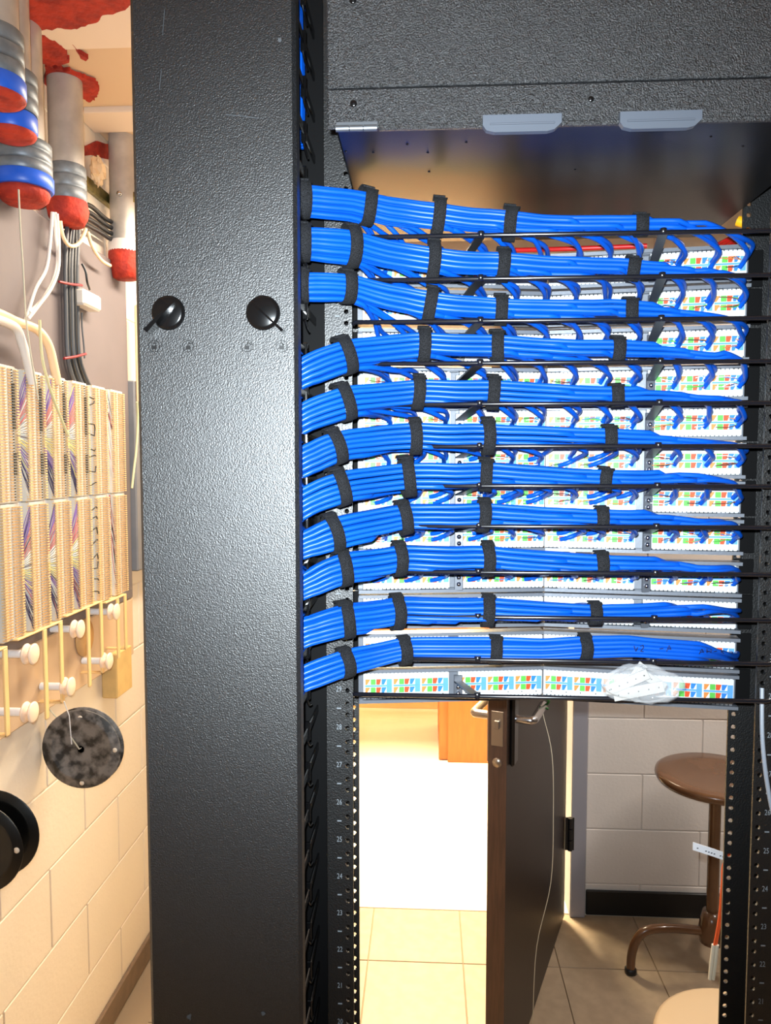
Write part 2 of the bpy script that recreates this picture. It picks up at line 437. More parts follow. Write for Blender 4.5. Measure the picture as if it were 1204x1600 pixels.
for px, op in ((241, 0), (294, 1), (386, 1), (440, 0)):
    c = atY(px, 541, DY); mb = MB(); y = DY-.0004
    ring = []
    for j in range(24):
        an = 2*math.pi*j/24
        for rr in (.0050, .0056): ring.append((c.x+rr*math.cos(an), y, c.z+rr*math.sin(an)))
    mb.add(ring, [(2*j, 2*j+1, (2*j+3) % 48, (2*j+2) % 48) for j in range(24)], False)
    mb.box((c.x-.0022, y-.0002, c.z-.0030), (c.x+.0022, y+.0002, c.z+.0004))
    sx = c.x+(.0016 if op else 0)
    mb.tube([(sx-.0014, y, c.z+(.0004 if not op else .0000)), (sx-.0014, y, c.z+.0018), (sx-.0007, y, c.z+.0028), (sx+.0007, y, c.z+.0028), (sx+.0014, y, c.z+.0018), (sx+.0014, y, c.z+(.0004 if not op else .0012))], .0004, 5)
    part('unlocked_symbol' if op else 'locked_symbol', mb, 'icon', door, 'open padlock symbol in a circle' if op else 'closed padlock symbol in a circle')
for a_, b_, w in (((353,179),(405,185),.0004),((257,15),(254,55),.0003),((252,110),(249,140),.0003)):
    p, q = atY(*a_, DY), atY(*b_, DY); p.y = q.y = DY-.0001
    part('scratch', MB().tube([p, (p+q)/2+Vector((0,0,.0003)), q], w, 4), 'scuff', door)
for (x, y), r in (((437,63),.003),((296,1588),.0035),((411,1583),.003)):
    c = atY(x, y, DY); mb = MB(); pts = []
    for j in range(11):
        an = 2*math.pi*j/11; rr = r*random.uniform(.5, 1.1); pts.append((c.x+rr*math.cos(an)*.8, c.z+rr*math.sin(an)))
    mb.prism([(a_, b_) for a_, b_ in pts], .0003, Matrix.Translation((0, DY-.0004, 0)))
    part('paint_scuff', mb, 'scuff', door)

# ------------------------------------------------------------------ fibre enclosure above
BY = .68; BX0, BX1, BZ = -.0885, .3715, 1.8925
enc = thing('rack_enclosure', 'wide textured black enclosure box mounted above the patch panels', 'enclosure', (.142, .8, BZ))
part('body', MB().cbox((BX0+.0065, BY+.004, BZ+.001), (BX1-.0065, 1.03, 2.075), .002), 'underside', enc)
fp = part('front_panel', MB().cbox((BX0, BY, BZ+.0345), (BX1, BY+.0038, 2.075), .0012), 'crinkle', enc)
lp = part('lower_panel', MB().cbox((BX0, BY, BZ), (BX1, BY+.0038, BZ+.0333), .0012), 'crinkle', enc)
hg = MB(); p0, p1 = atY(525, 221, BY), atY(590, 221, BY)
for k in range(3):
    a, b = lerp(p0.x, p1.x, k/3), lerp(p0.x, p1.x, (k+1)/3)-.0006
    hg.tube([(a, BY-.0015, BZ-.001), (b, BY-.0015, BZ-.001)], .0028, 10)
hg.cbox((p0.x, BY-.001, BZ+.001), (p1.x, BY+.0005, BZ+.005), .0003)
part('hinge', hg, 'hinge_steel', enc, 'bright steel barrel hinge at the lower left corner')
part('edge_lip', MB().cbox((p1.x+.001, BY-.0022, BZ-.003), (BX1, BY+.002, BZ+.0012), .0006), 'crinkle', enc)
for xa, xb, yc in ((753, 875, 221), (965, 1092, 216)):
    a, b = atY(xa, yc, BY).x, atY(xb, yc, BY).x
    poly = [(a,.0055),(b,.0055),(b,-.002),(b-.006,-.0075),(b-.012,-.009),(a+.010,-.009),(a+.003,-.0072),(a,-.003)]
    mb = MB().prism([(p, BZ+q) for p, q in poly], .006, Matrix.Translation((0, BY-.0062, 0)))
    tb = part('latch_tab', mb, 'tab_grey', enc, 'grey plastic finger latch on the lower edge')
    part('rib', MB().cbox((a+.006, BY-.0078, BZ-.0032), (b-.006, BY-.006, BZ-.0018), .0004), 'tab_grey', tb)
def screw(x, y, Y, r, parent, m='black_gloss', name='screw', par=None):
    c = atY(x, y, Y); mb = MB().lathe([(0,-.0012),(r*.7,-.0012),(r,-.0004),(r,.0005)], 16, (c.x, Y, c.z), 'y')
    mb.box((c.x-r*.6, Y-.0014, c.z-.0002), (c.x+r*.6, Y-.0011, c.z+.0002)); return part(name, mb, m, parent)
screw(552, 162, BY, .0031, lp); screw(923, 155, BY, .0026, lp); screw(551, 1, BY, .003, fp)
for x in (535, 581):
    c = atY(x, 195, BY); ring = MB(); vs = []
    for j in range(16):
        an = 2*math.pi*j/16
        for rr, yy in ((.0011, .0), (.0014,-.0006), (.0023, -.0006), (.0024, .0)): vs.append((c.x+rr*math.cos(an), BY+yy, c.z+rr*math.sin(an)))
    ring.add(vs, [(4*j+k, 4*j+k+1, 4*((j+1)%16)+k+1, 4*((j+1)%16)+k) for j in range(16) for k in range(3)], True)
    part('rivet', ring, 'hinge_steel', lp)
for x, y in ((540,238),(583,240),(636,227),(668,240),(728,224),(670,270),(898,266),(1110,215),(1160,230)):
    d = ray(x, y); P = EYE+d*((BZ-1.6)/d.z)
    part('rivet', MB().lathe([(0,.0002),(.0010,.0004),(.0014,.0012)], 10, (P.x, P.y, BZ)), 'black_gloss', enc)

# ------------------------------------------------------------------ patch panels
PZ = [1.8265,1.7825,1.7368,1.6923,1.6467,1.6022,1.5577,1.5133,1.4640,1.4210,1.3740,1.3300]
BZS = [1.8338,1.7898,1.7468,1.7035,1.6612,1.6172,1.5757,1.5331,1.4842,1.4363,1.3901,1.3504]
YBAR = .808; RODZ = [1.6+(z-1.6)*YBAR/.8 for z in BZS]
PXL, PXM, PXR, PYE, PYM = -.0775, .1435, .3625, .898, .928
def module_mesh(w=.1045, h=.0318, d=.012):
    n = 22; top = []; bot = []
    for k in range(n):
        a = -w/2+w*k/n; b = a+w/n*.72; e = -w/2+w*(k+1)/n
        top += [(a, h/2), (b, h/2), (b, h/2-.0012), (e, h/2-.0012)]
    bot = [(x, -z) for x, z in top[::-1]]
    mb = MB().prism(top+bot, d); me = mb.mesh('termination_module', 'white_plastic'); return me
def group_mesh():
    mb = MB(); w = .0335; h = .0185; e = .0009
    mb.cur = 5; mb.box((-w/2+.001,-.0004,-h/2),(w/2,0,h/2))
    mb.cur = 4; mb.box((.0105,-.0009,-h/2+.001),(w/2,-.0004,h/2-.001)); mb.box((-w/2+.001,-.0012,-.0011),(w/2,-.0004,.0011))
    for r in (-1, 1):
        for k, col in enumerate((0,1,2,3)):
            x0 = -w/2+.0012+k*.0066; x1 = x0+.0061; z0 = r*.0017; z1 = r*.0084; z0, z1 = min(z0,z1), max(z0,z1)
            mb.cur = col; mb.box((x0,-.0016,z0),(x1,-.0004,z1))
            mb.cur = 5
            if k in (0, 2, 3): q_ = (.0040, .0018, .0032)[(0, 2, 3).index(k)]; mb.add([(x1-q_,-.0018,z0),(x1,-.0018,z0),(x1,-.0018,z1)], [(0,1,2)], False)
    mb.cur = 5
    return mb.mesh('colour_code_strip', ['c_orange','c_green','c_red','c_blue','c_lblue','c_white'])
mod_me, grp_me = module_mesh(), group_mesh()
angL = math.atan2(PYM-PYE, PXM-PXL); angR = -math.atan2(PYM-PYE, PXR-PXM)
modules = []                                   # (centre x, centre y, angle)
for x0, y0, x1, y1, an in ((PXL, PYE, PXM, PYM, angL), (PXM, PYM, PXR, PYE, angR)):
    for t in (.2405, .7605): modules.append((lerp(x0, x1, t), lerp(y0, y1, t), an))
ports = []                                     # port positions (x, y) per panel, 12 columns
for mx, my, an in modules:
    for g in (-1, 0, 1):
        q = g*.0345+.0105; ports.append((mx+q*math.cos(an), my+q*math.sin(an)))
ordn = ['topmost','second','third','fourth','fifth','sixth','seventh','eighth','ninth','tenth','eleventh','lowest']
tooth = None
def frame_mb(zc):
    mb = MB()
    for x0, y0, x1, y1 in ((PXL-.004, PYE-.0005, PXM, PYM), (PXM, PYM, PXR+.004, PYE-.0005)):
        d = Vector((x1-x0, y1-y0, 0)); L = d.length; M = Matrix.Translation((x0, y0, zc)) @ Matrix.Rotation(math.atan2(d.y, d.x), 4, 'Z')
        mb.box((0,.0125,-.0207),(L,.0145,.0207), M)                       # plate
        for s in (-1, 1):
            a, b = sorted((s*.0166, s*.0205)); mb.box((0,-.004,a),(L,.0125,b), M)   # rolled lip
            for k in range(5):
                xx = L*(k+.5)/5; a, b = sorted((s*.0160, s*.0168)); mb.box((xx-.006,.001,a),(xx+.006,.010,b), M)
    return mb
fr_me = frame_mb(0).mesh('panel_frame', 'panel_steel')
ear_me = MB().cbox((-.012,.0,-.021),(.012,.0025,.021),.0006).mesh('mounting_ear', 'rail_dark')
def wire_bits(i, n_used):
    mb = MB(); rnd = random.Random(i*31)
    for k, (px, py) in enumerate(ports):
        for r in (-1, 1):
            for j in range(4):
                mb.cur = rnd.randrange(6); x = px-.024+.0066*j+rnd.uniform(-.001, .001); z = r*.005+rnd.uniform(-.001, .001)
                a = Vector((px+rnd.uniform(-.003,.003), py-.006, PZ[i]+r*.003)); b = Vector((x, py-.0035, PZ[i]+z))
                if rnd.random() < .62: mb.tube([a, (a+b)/2+Vector((0,-.003,rnd.uniform(-.002,.003))), b], .0005, 4, False)
    return mb
for i in range(12):
    lab = f'{ordn[i]} white angled patch panel on the rack' if i < 11 else 'lowest white angled patch panel, without any blue cables plugged in'
    p = thing('patch_bay', lab, 'patch panel', (PXM, PYM, PZ[i]), 'angled patch panels')
    link('frame', fr_me, p, (0,0,PZ[i]))
    for (mx, my, an) in modules:
        mo = link('termination_module', mod_me, p, (mx, my, PZ[i]), (0,0,an))
        for g in (-1, 0, 1): link('colour_code_strip', grp_me, mo, (g*.0345, 0, 0))
    for ex in (PXL-.016, PXR+.016): link('mounting_ear', ear_me, p, (ex, YR-.003, PZ[i]))
    if i < 11:
        w = part('wire_ends', wire_bits(i, 24), ['c_orange','c_green','w_brown','c_blue','c_white','w_black'], p); w['kind'] = 'stuff'
    # small printed dots below modules on the bare panel
    if i == 11:
        for (mx, my, an) in modules:
            for q in (-.043,-.025,-.008,.010,.027,.045):
                x = mx+q*math.cos(an); y = my+q*math.sin(an)-.0003
                part('printed_dot', MB().box((x-.0006,y-.0003,PZ[i]-.0118),(x+.0006,y+.0002,PZ[i]-.0106)), 'w_black', p)

# ------------------------------------------------------------------ rear support bars
ARMS = ((.055, .0385, 'arm_black'), (.241, .2605, 'arm_glare_tab_steel'))  # same steel both sides; flash glare on the right arms painted as paler colour
def yface(x): return lerp(PYE, PYM, (x-PXL)/(PXM-PXL)) if x < PXM else lerp(PYM, PYE, (x-PXM)/(PXR-PXM))
for i in range(12):
    zr = RODZ[i]
    b = thing('cable_support_bar', f'{ordn[i]} thin black cable support bar in front of the patch panels', 'support bar', (.145, YBAR, zr), 'rear support bars')
    part('rod', MB().tube([(-.079,YBAR+.004,zr-.001),(-.076,YBAR,zr),(.359,YBAR,zr),(.364,YBAR+.003,zr)], .0024, 10), 'rod', b)
    for xa, xp, mm in ARMS:
        y1 = yface(xp)-.0035; zp = PZ[i]+.004
        A = Vector((xa, YBAR, zr)); B = Vector((xp, y1, zp)); d = (B-A)
        side = Vector((d.y, -d.x, 0)).normalized(); nn = side.cross(d).normalized()
        vs = []
        for q in (A, B):
            for s1, s2 in ((-1,-1),(1,-1),(1,1),(-1,1)): vs.append(q+side*s1*.0048+nn*s2*.0011)
        mb = MB().add(vs, [(0,1,2,3),(7,6,5,4),(0,4,5,1),(1,5,6,2),(2,6,7,3),(3,7,4,0)], False)
        ar = part('arm', mb, mm, b)
        part('arm_tab', MB().cbox((xp-.0052, y1-.001, PZ[i]-.018), (xp+.0052, y1+.0014, PZ[i]+.012), .0006), 'arm_glare_tab_steel' if mm == 'arm_glare_tab_steel' or i > 2 else mm, b)
        for dz in (-.002, -.010):
            sc = MB().lathe([(0,-.003),(.0022,-.0026),(.0028,-.0012),(.0028,0)], 10, (xp, y1-.001, PZ[i]+dz), 'y')
            part('screw', sc, 'chrome', ar)
        part('end_nut', MB().lathe([(.0030,-.003),(.0036,-.0028),(.0036,.0026),(.003,.003)], 8, (xa, YBAR, zr+.0012)), 'rod', ar)

# ------------------------------------------------------------------ cable bundles
BUN = [
 [(467,287,336),(475,288,337),(560,297,345),(600,303,355),(680,313,362),(740,322,366),(795,327,368),(850,335,365),(950,338,362),(1000,339,361),(1050,342,362),(1100,348,362),(1130,356,362)],
 [(467,354,404),(480,354,405),(550,357,415),(600,368,424),(680,380,433),(740,391,432),(790,393,432),(850,398,431),(930,402,430),(985,406,430),(1040,415,429),(1080,423,430)],
 [(467,424,468),(475,425,470),(540,427,470),(600,440,485),(670,452,497),(780,465,500),(850,466,499),(960,468,496),(1000,472,496),(1050,482,497),(1095,492,498)],
 [(467,563,608),(490,548,600),(535,530,583),(600,520,571),(660,516,560),(775,521,562),(850,527,560),(960,530,560),(1000,534,559),(1060,543,560),(1110,554,561)],
 [(467,634,680),(490,620,670),(540,601,654),(600,595,640),(650,590,632),(770,591,632),(850,597,631),(960,605,628),(1020,607,628),(1060,612,628),(1100,623,629)],
 [(467,700,748),(490,688,738),(525,672,722),(600,662,707),(650,658,702),(760,657,703),(850,661,700),(940,668,696),(1000,673,696),(1060,684,696),(1110,692,697)],
 [(467,766,814),(490,752,802),(530,734,788),(600,720,775),(640,716,768),(755,720,760),(850,727,760),(945,735,758),(1000,736,758),(1080,739,757),(1130,750,758)],
 [(467,834,874),(490,822,868),(522,805,860),(600,789,838),(630,786,828),(755,783,824),(850,791,822),(940,796,820),(1000,798,821),(1060,806,821),(1110,817,822)],
 [(467,900,938),(490,886,930),(530,863,914),(600,854,900),(625,850,892),(760,850,893),(850,860,895),(940,866,892),(1000,870,891),(1060,877,893),(1110,890,895)],
 [(467,968,1014),(490,960,1006),(535,944,995),(600,936,982),(625,932,975),(760,933,972),(850,940,970),(930,945,968),(1000,944,966),(1060,944,964),(1130,953,965)],
 [(467,1046,1082),(490,1034,1074),(540,1016,1055),(600,1005,1038),(635,998,1030),(775,998,1030),(850,1000,1030),(915,995,1026),(980,994,1024),(1050,1005,1024),(1140,1015,1023)]]
STR = [(473,571,685,795,1000),(472,548,678,786,987),(469,541,672,782,983),(538,663,775,964),(536,655,770,962),(524,650,763,951),
       (528,634,757,943),(521,630,756,939),(533,624,763,939),(537,621,762,929),(540,632,774,914)]
CR = .0027
YT = [(440,.770),(467,.774),(520,.786),(580,.804),(640,.815),(760,.820),(1204,.822)]
hexs = []
for a in range(-5, 6):
    for b_ in range(-5, 6):
        x = (a+b_*.5)*2*CR; y = b_*math.sqrt(3)*CR; hexs.append((x+.0006, y+.0004))
hexs.sort(key=lambda p: math.hypot(*p))
def bcentre(i, x):
    t, bt = interp(BUN[i], x); Y = interp(YT, x)[0]
    a, b = atY(x, t, Y), atY(x, bt, Y); return (a+b)/2, (a.z-b.z)/2
def xpx(X, Y):                                   # pixel column of a world X at depth Y on the eye plane
    v = Vector((X, Y, 0)); return 602+F*(v.x*rgt.x+v.y*rgt.y)/(v.x*fwd.x+v.y*fwd.y)
desc = ['top blue cable bundle just under the textured enclosure box','second blue cable bundle from the top','third blue cable bundle from the top',
 'fourth blue cable bundle from the top, first to bend down behind the door','fifth blue cable bundle from the top','middle blue cable bundle, sixth from the top',
 'seventh blue cable bundle from the top','eighth blue cable bundle from the top','ninth blue cable bundle from the top',
 'second lowest blue cable bundle','lowest and thinnest blue cable bundle, above the bare patch panel']
for i in range(11):
    rnd = random.Random(100+i); N = 24 if i < 10 else 14
    c0, _ = bcentre(i, 700)
    B = thing('cable_bundle', desc[i], 'cable bundle', c0, 'blue cable bundles')
    ends = []
    if i < 10:
        for k, (px, py) in enumerate(ports):
            for r in (-1, 1): ends.append((px+rnd.uniform(-.003,.003), py-.004, PZ[i]+r*.0035, r))
    else:
        for k in range(N):
            px, py = ports[11] if k > 4 else ports[10]
            ends.append((px+.004+rnd.uniform(-.006,.004), py-.004, PZ[i]+rnd.uniform(-.006,.004), rnd.choice((-1,1))))
    ends.sort(key=lambda e: e[0])
    lead = [rnd.uniform(.036, .068) if i < 10 else rnd.uniform(.03, .06) for _ in ends]
    xl = [max(xpx(e[0]-l, .82), 562+rnd.uniform(0, 14)) for e, l in zip(ends, lead)]
    if i == 10: xl = [min(x, 1090) for x in xl]
    sl = hexs[:N]; sl = sorted(sl, key=lambda p: math.hypot(*p)+.45*p[0]-.45*p[1], reverse=True)  # first to leave: low / back
    order = sorted(range(N), key=lambda k: xl[k]); slot = [None]*N
    for rk, k in enumerate(order): slot[k] = sl[rk]
    def stat(x):
        ws = [min(1, max(0, (xl[k]-x)/40+.5)) for k in range(N)]; s = sum(ws)+1e-6
        if s < 1.2: return (0, 0), max(s, 1)
        return (sum(w*slot[k][0] for k, w in enumerate(ws))/s, sum(w*slot[k][1] for k, w in enumerate(ws))/s), s
    STC = {}
    def sect(x):
        if x not in STC:
            c, R = bcentre(i, x); c2, _ = bcentre(i, x+6); t = (c2-c).normalized()
            bk = Vector((0,1,0)); bk = (bk-t*bk.dot(t)).normalized(); up = bk.cross(t); up = up if up.z > 0 else -up
            mu, n = stat(x); s = min(1.2, max(.86, R/(CR*math.sqrt(n/.80))))
            STC[x] = (c, bk, up, mu, s)
        return STC[x]
    for k in range(N):
        pts = []; ph = rnd.uniform(0, 6.28); x = 467.0; am = rnd.uniform(.0003, .0009)
        # inside the manager
        c, bk, up, mu, s = sect(467.0)
        o = bk*(slot[k][0]-mu[0])*s+up*(slot[k][1]-mu[1])*s
        dn = 1 if i < 3 else -1
        slope = 0 if i < 3 else -.5
        pts += [c+o+Vector((-.045,.012,slope*.022+dn*.11)), c+o+Vector((-.040,.010,slope*.022+dn*.05)), c+o+Vector((-.024,.004,slope*.018+dn*.008))]
        xs = [467, 490, 515, 545]+[575+27*q for q in range(30)]
        xs = [float(q) for q in xs if q < xl[k]-12]+[xl[k]]
        for x in xs:
            c, bk, up, mu, s = sect(x)
            w = math.sin(x*.011+ph)*am
            pts.append(c+bk*((slot[k][0]-mu[0])*s+w)+up*((slot[k][1]-mu[1])*s+w*.6))
        L = pts[-1]; ex, ey, ez, r = ends[k]
        c, bk, up, mu, s = sect(xl[k]); Rb = bcentre(i, xl[k])[1]
        g = rnd.uniform(-.003, .003)
        if i < 5 or (i < 10 and ex > .30):
            zb = min(c.z-Rb-.001, RODZ[i]-.001)
            ctl = [L, Vector((lerp(L.x, ex, .55), .839+g, lerp(L.z, zb+.003, .75))), Vector((ex-.005+g, .866, max(ez+.009, zb-.012))), Vector((ex+.002, ey-.010, ez+.005)), Vector((ex, ey, ez-.002))]
        elif i < 10:
            if ex < .24 and rnd.random() < .6:
                ctl = [L, Vector((lerp(L.x, ex, .6), .840+g, lerp(L.z, ez+.018, .5))), Vector((ex+.005+g, .862, ez+.014)), Vector((ex+.004, ey-.014, ez+.006)), Vector((ex-.006, ey-.006, ez+.0005)), Vector((ex-.014, ey-.0005, ez-.002))]
            else:
                ctl = [L, Vector((lerp(L.x, ex, .55), .842+g, lerp(L.z, ez+.014, .6))), Vector((ex-.004, .872, ez+.010)), Vector((ex+.0005, ey-.008, ez+.004)), Vector((ex, ey, ez-.001))]
        else:
            ctl = [L, Vector((lerp(L.x, ex, .5), .842+g, lerp(L.z, ez+.004, .5))), Vector((ex-.012, .868, ez+.004)), Vector((ex-.002, ey-.008, ez+.002)), Vector((ex, ey, ez))]
        tail = cr([pts[-2]]+ctl, 4)[4:]
        pts = cr(pts[:-1]+[L], 2)[:-1]+tail
        part('cable', MB().tube(pts, CR, 8), 'blue_cable', B)
    for q, x in enumerate(STR[i]):
        c, R = bcentre(i, x); c1, _ = bcentre(i, x-10); c2, _ = bcentre(i, x+10); t = (c2-c1).normalized()
        tilt = Vector((rnd.uniform(-.08,.08), 0, rnd.uniform(-.08,.08))); t = (t+tilt).normalized()
        bk = Vector((0,1,0)); bk = (bk-t*bk.dot(t)).normalized(); up = bk.cross(t); up = up if up.z > 0 else -up
        mu, n = stat(x); Rb = max(R, CR*math.sqrt(n/.80)*min(1.2, max(.86, R/(CR*math.sqrt(n/.80)))))+.0012
        wv = .0064; n_ = 28; vs = []
        bow = rnd.uniform(-.0025, .0025)
        for j in range(n_):
            an = 2*math.pi*j/n_; cu, su = math.cos(an), math.sin(an)
            ext = .003 if (su < -.3 and x > 600) else 0
            for rr in (0, .0019):
                for s_ in (-1, 1):
                    vs.append(c+bk*cu*(Rb+rr)+up*su*(Rb+rr+ext)+t*(s_*wv+bow*su*su+(.0015 if su > .8 else 0)))
        fs = []
        for j in range(n_):
            a, b_ = 4*j, 4*((j+1) % n_)
            fs += [(a+2,a+3,b_+3,b_+2), (a,b_,b_+1,a+1), (a,a+2,b_+2,b_), (a+1,b_+1,b_+3,a+3)]
        mb = MB().add(vs, fs, True)
        # loose tail lying on the outside
        M = Matrix((t, bk, up)).transposed().to_4x4(); M.translation = c
        vs = []
        for j in range(5):
            an = math.radians(58+j*14); 
            for rr in (Rb+.0019, Rb+.0036):
                for s_ in (-1, 1): vs.append(c+bk*-math.cos(an)*rr+up*math.sin(an)*rr+t*(s_*wv*.97-.0016))
        fs = []
        for j in range(4):
            a, b_ = 4*j, 4*j+4
            fs += [(a+2,a+3,b_+3,b_+2), (a,b_,b_+1,a+1), (a,a+2,b_+2,b_), (a+1,b_+1,b_+3,a+3)]
        fs += [(0,1,3,2), (16,18,19,17)]
        mb.add(vs, fs, False)
        part('hook_and_loop_strap', mb, 'velcro', B, 'black fabric hook-and-loop strap')
# handwriting on the lowest bundle
from mathutils.bvhtree import BVHTree
vv = []; ff = []; B11 = [o for o in bpy.data.objects if o.name.startswith('cable_bundle')][-1]
for o in B11.children:
    if o.name.startswith('cable'):
        n0 = len(vv); vv += [v.co.copy() for v in o.data.vertices]; ff += [tuple(i_+n0 for i_ in p_.vertices) for p_ in o.data.polygons]
bvh = BVHTree.FromPolygons(vv, ff)
def ink(strokes):
    mb = MB()
    for stk in strokes:
        P = []
        for a, b_ in zip(stk, stk[1:]):
            for q in range(4):
                x, y = lerp(a[0], b_[0], q/4), lerp(a[1], b_[1], q/4); h = bvh.ray_cast(EYE, ray(x, y).normalized())
                if h[0]: P.append(h[0]-ray(x, y)*.0004)
        if len(P) > 1: mb.tube(P, .0005, 4)
    part('ink_marking', mb, 'ink', B11, 'handwritten ink letters on the blue jackets')
ink([[(990,1009),(993,1018),(997,1009)],[(1000,1010),(1004,1008),(1005,1012),(1000,1018),(1007,1018)]])
ink([[(1030,1014),(1038,1013)],[(1041,1018),(1045,1008),(1049,1018)],[(1042,1014),(1048,1014)]])
ink([[(1092,1022),(1096,1014),(1100,1022)],[(1093,1019),(1099,1019)],[(1104,1014),(1104,1022)],[(1110,1014),(1110,1022)],[(1104,1018),(1110,1018)]])
ink([[(1115,1018),(1121,1017)],[(1126,1013),(1126,1022)],[(1126,1013),(1131,1014),(1131,1017),(1126,1018),(1132,1022)]])
# riser of blue cables inside the manager, seen between the fingers
rs = thing('cable_riser', 'vertical run of blue cables behind the fingers at the top of the cable manager', 'cable bundle', (-.16, .80, 1.9))
for k in range(10):
    x = -.1325-.006*(k % 4); y = .800+.0065*(k//4)
    part('cable', MB().tube(cr([(x,y,1.93),(x+.001,y,2.0),(x-.001,y,2.07),(x,y,2.13)],4), CR, 8), 'blue_cable', rs)

# ================================================================== BEYOND THE RACK
# open door leaf
hp = Vector((.486, 2.590, 0)); dd = Vector((-.343, -.939, 0)).normalized(); nd = Vector((-.939, .343, 0)).normalized()
DW, DT = .858, .045
MD = Matrix((dd, nd, Vector((0,0,1)))).transposed().to_4x4(); MD.translation = hp
dl = MB().cbox((0,0,.012),(DW-.004,DT,2.04),.002, MD); door1 = struct('door_1', dl, 'door_face')
part('door_edge', MB().box((DW-.004,.0,.012),(DW,DT,2.04), MD), 'door_edge', door1, 'scuffed brown wooden edge of the open door')
zl = atY(830, 1122, 1.80).z-.012
part('lock_faceplate', MB().cbox((DW,.008,zl-.055),(DW+.002,.037,zl+.03),.0006, MD), 'satin_metal', door1)
part('latch_bolt', MB().cbox((DW+.002,.016,zl-.012),(DW+.010,.029,zl+.010),.002, MD), 'satin_metal', door1)
zd = atY(786, 1190, 1.8).z
part('round_plug', MB().lathe([(0,.002),(.0115,.002),(.012,0)],18,(0,0,0),'x',True, MD @ Matrix.Translation((DW,.0225,zd))), 'satin_metal', door1)
for sg, m1 in ((-1, 'dark_metal'), (1, 'satin_metal')):
    off = 0 if sg < 0 else DT
    es = MB().cbox((DW-.075, off-.012 if sg < 0 else off, zl-.115), (DW-.03, off if sg < 0 else off+.012, zl+.075), .005, MD)
    h = part('escutcheon', es, m1, door1)
    y0 = off+sg*.012; y1 = off+sg*.05
    pts = [MD @ Vector(p) for p in ((DW-.052,y0,zl),(DW-.052,y1-sg*.008,zl),(DW-.056,y1,zl),(DW-.075,y1+sg*.003,zl),(DW-.185,y1,zl))]
    part('lever', MB().tube(cr(pts,4), .0105, 12), 'chrome' if sg < 0 else 'satin_metal', h)
for zh in (.26, 1.05, 1.85):
    hb = MB()
    for k in range(3): hb.tube([(hp.x+.012,hp.y-.02,zh+k*.04),(hp.x+.012,hp.y-.02,zh+k*.04+.036)], .008, 10)
    hb.box((hp.x-.004,hp.y-.018,zh),(hp.x+.026,hp.y-.014,zh+.116))
    part('hinge', hb, 'cab_black', door1, 'black butt hinge')
st = atY(862, 1112, 1.79)
tip = MD @ Vector((DW-.180, -.05, zl+.008))
cord = tag(part('door_string', MB().tube(cr([tip, tip+Vector((.0,-.004,-.03)), atY(862,1180,1.83), atY(864,1280,1.83), atY(860,1380,1.83), atY(838,1480,1.83), atY(832,1590,1.83), atY(830,1640,1.83)],5), .0011, 5), 'twine', None), 'thin cord hanging from the lever of the open brown door', 'cord')
tag(part('cord_knot', MB().tube(cr([tip+Vector((-.012,-.004,.012)),tip+Vector((.0,-.016,.016)),tip+Vector((.014,-.006,.004)),tip+Vector((.002,.0,-.012)),tip+Vector((-.008,-.012,-.006)),tip+Vector((.012,-.010,-.014))],5), .0035, 6), 'w_dgreen', None), 'green and tan knot of cord tied around the door lever', 'cord')

# desk in the hallway
dk = thing('desk', 'orange-brown wooden desk standing in the bright hallway', 'desk', (.25, 4.1, 0))
part('pedestal_front', MB().cbox((.068,3.99,.005),(.50,4.02,.70),.004), 'desk_wood', dk)
part('drawer_front', MB().cbox((.115,3.965,.0),(.49,3.99,.69),.004), 'desk_wood', dk)
part('pedestal', MB().cbox((.07,4.02,.01),(.50,4.55,.70),.003), 'desk_wood', dk)
part('desk_top', MB().cbox((-.75,3.93,.705),(.62,4.62,.745),.006), 'desk_wood', dk)
part('side_panel', MB().cbox((-.74,4.0,.0),(-.71,4.58,.704),.003), 'desk_wood', dk)

# stools
def stool(label, c, hz_, r, mseat, legs=True, rot=0.):
    t = thing('stool', label, 'stool', (c[0], c[1], 0))
    cx, cy = c
    part('seat', MB().lathe([(0,hz_-.034),(r*.86,hz_-.034),(r*.97,hz_-.026),(r,hz_-.014),(r*.985,hz_-.004),(r*.93,hz_+.0005),(r*.7,hz_-.004),(0,hz_-.007)], 48, (cx,cy,0)), mseat, t)
    part('post', MB().tube([(cx,cy,.14),(cx,cy,hz_-.03)], .018, 16), 'stool_paint', t)
    part('hub', MB().lathe([(0,.10),(.035,.10),(.04,.13),(.036,.165),(.028,.20),(0,.20)], 20, (cx,cy,0)), 'stool_paint', t)
    for k in range(3):
        a = rot+k*math.pi*2/3; d = Vector((math.cos(a), math.sin(a), 0)); o = Vector((cx, cy, 0))
        lg = part('leg', MB().tube(cr([o+d*.02+Vector((0,0,.135)), o+d*.12+Vector((0,0,.145)), o+d*.20+Vector((0,0,.14)), o+d*.235+Vector((0,0,.11)), o+d*.25+Vector((0,0,.06)), o+d*.252+Vector((0,0,.012))],5), .014, 10), 'stool_paint', t)
        part('foot_cap', MB().lathe([(.015,0),(.019,.002),(.019,.014),(.015,.018)], 12, tuple(o+d*.252)), 'cab_black', lg)
    return t
stool('glossy brown metal stool with curved legs by the beige block wall', (.895, 2.335), .642, .180, 'stool_paint', rot=math.radians(184))
stool('cream-topped low stool on the floor near the right rack post', (.625, 1.45), .46, .17, 'stool_cream', rot=.4)

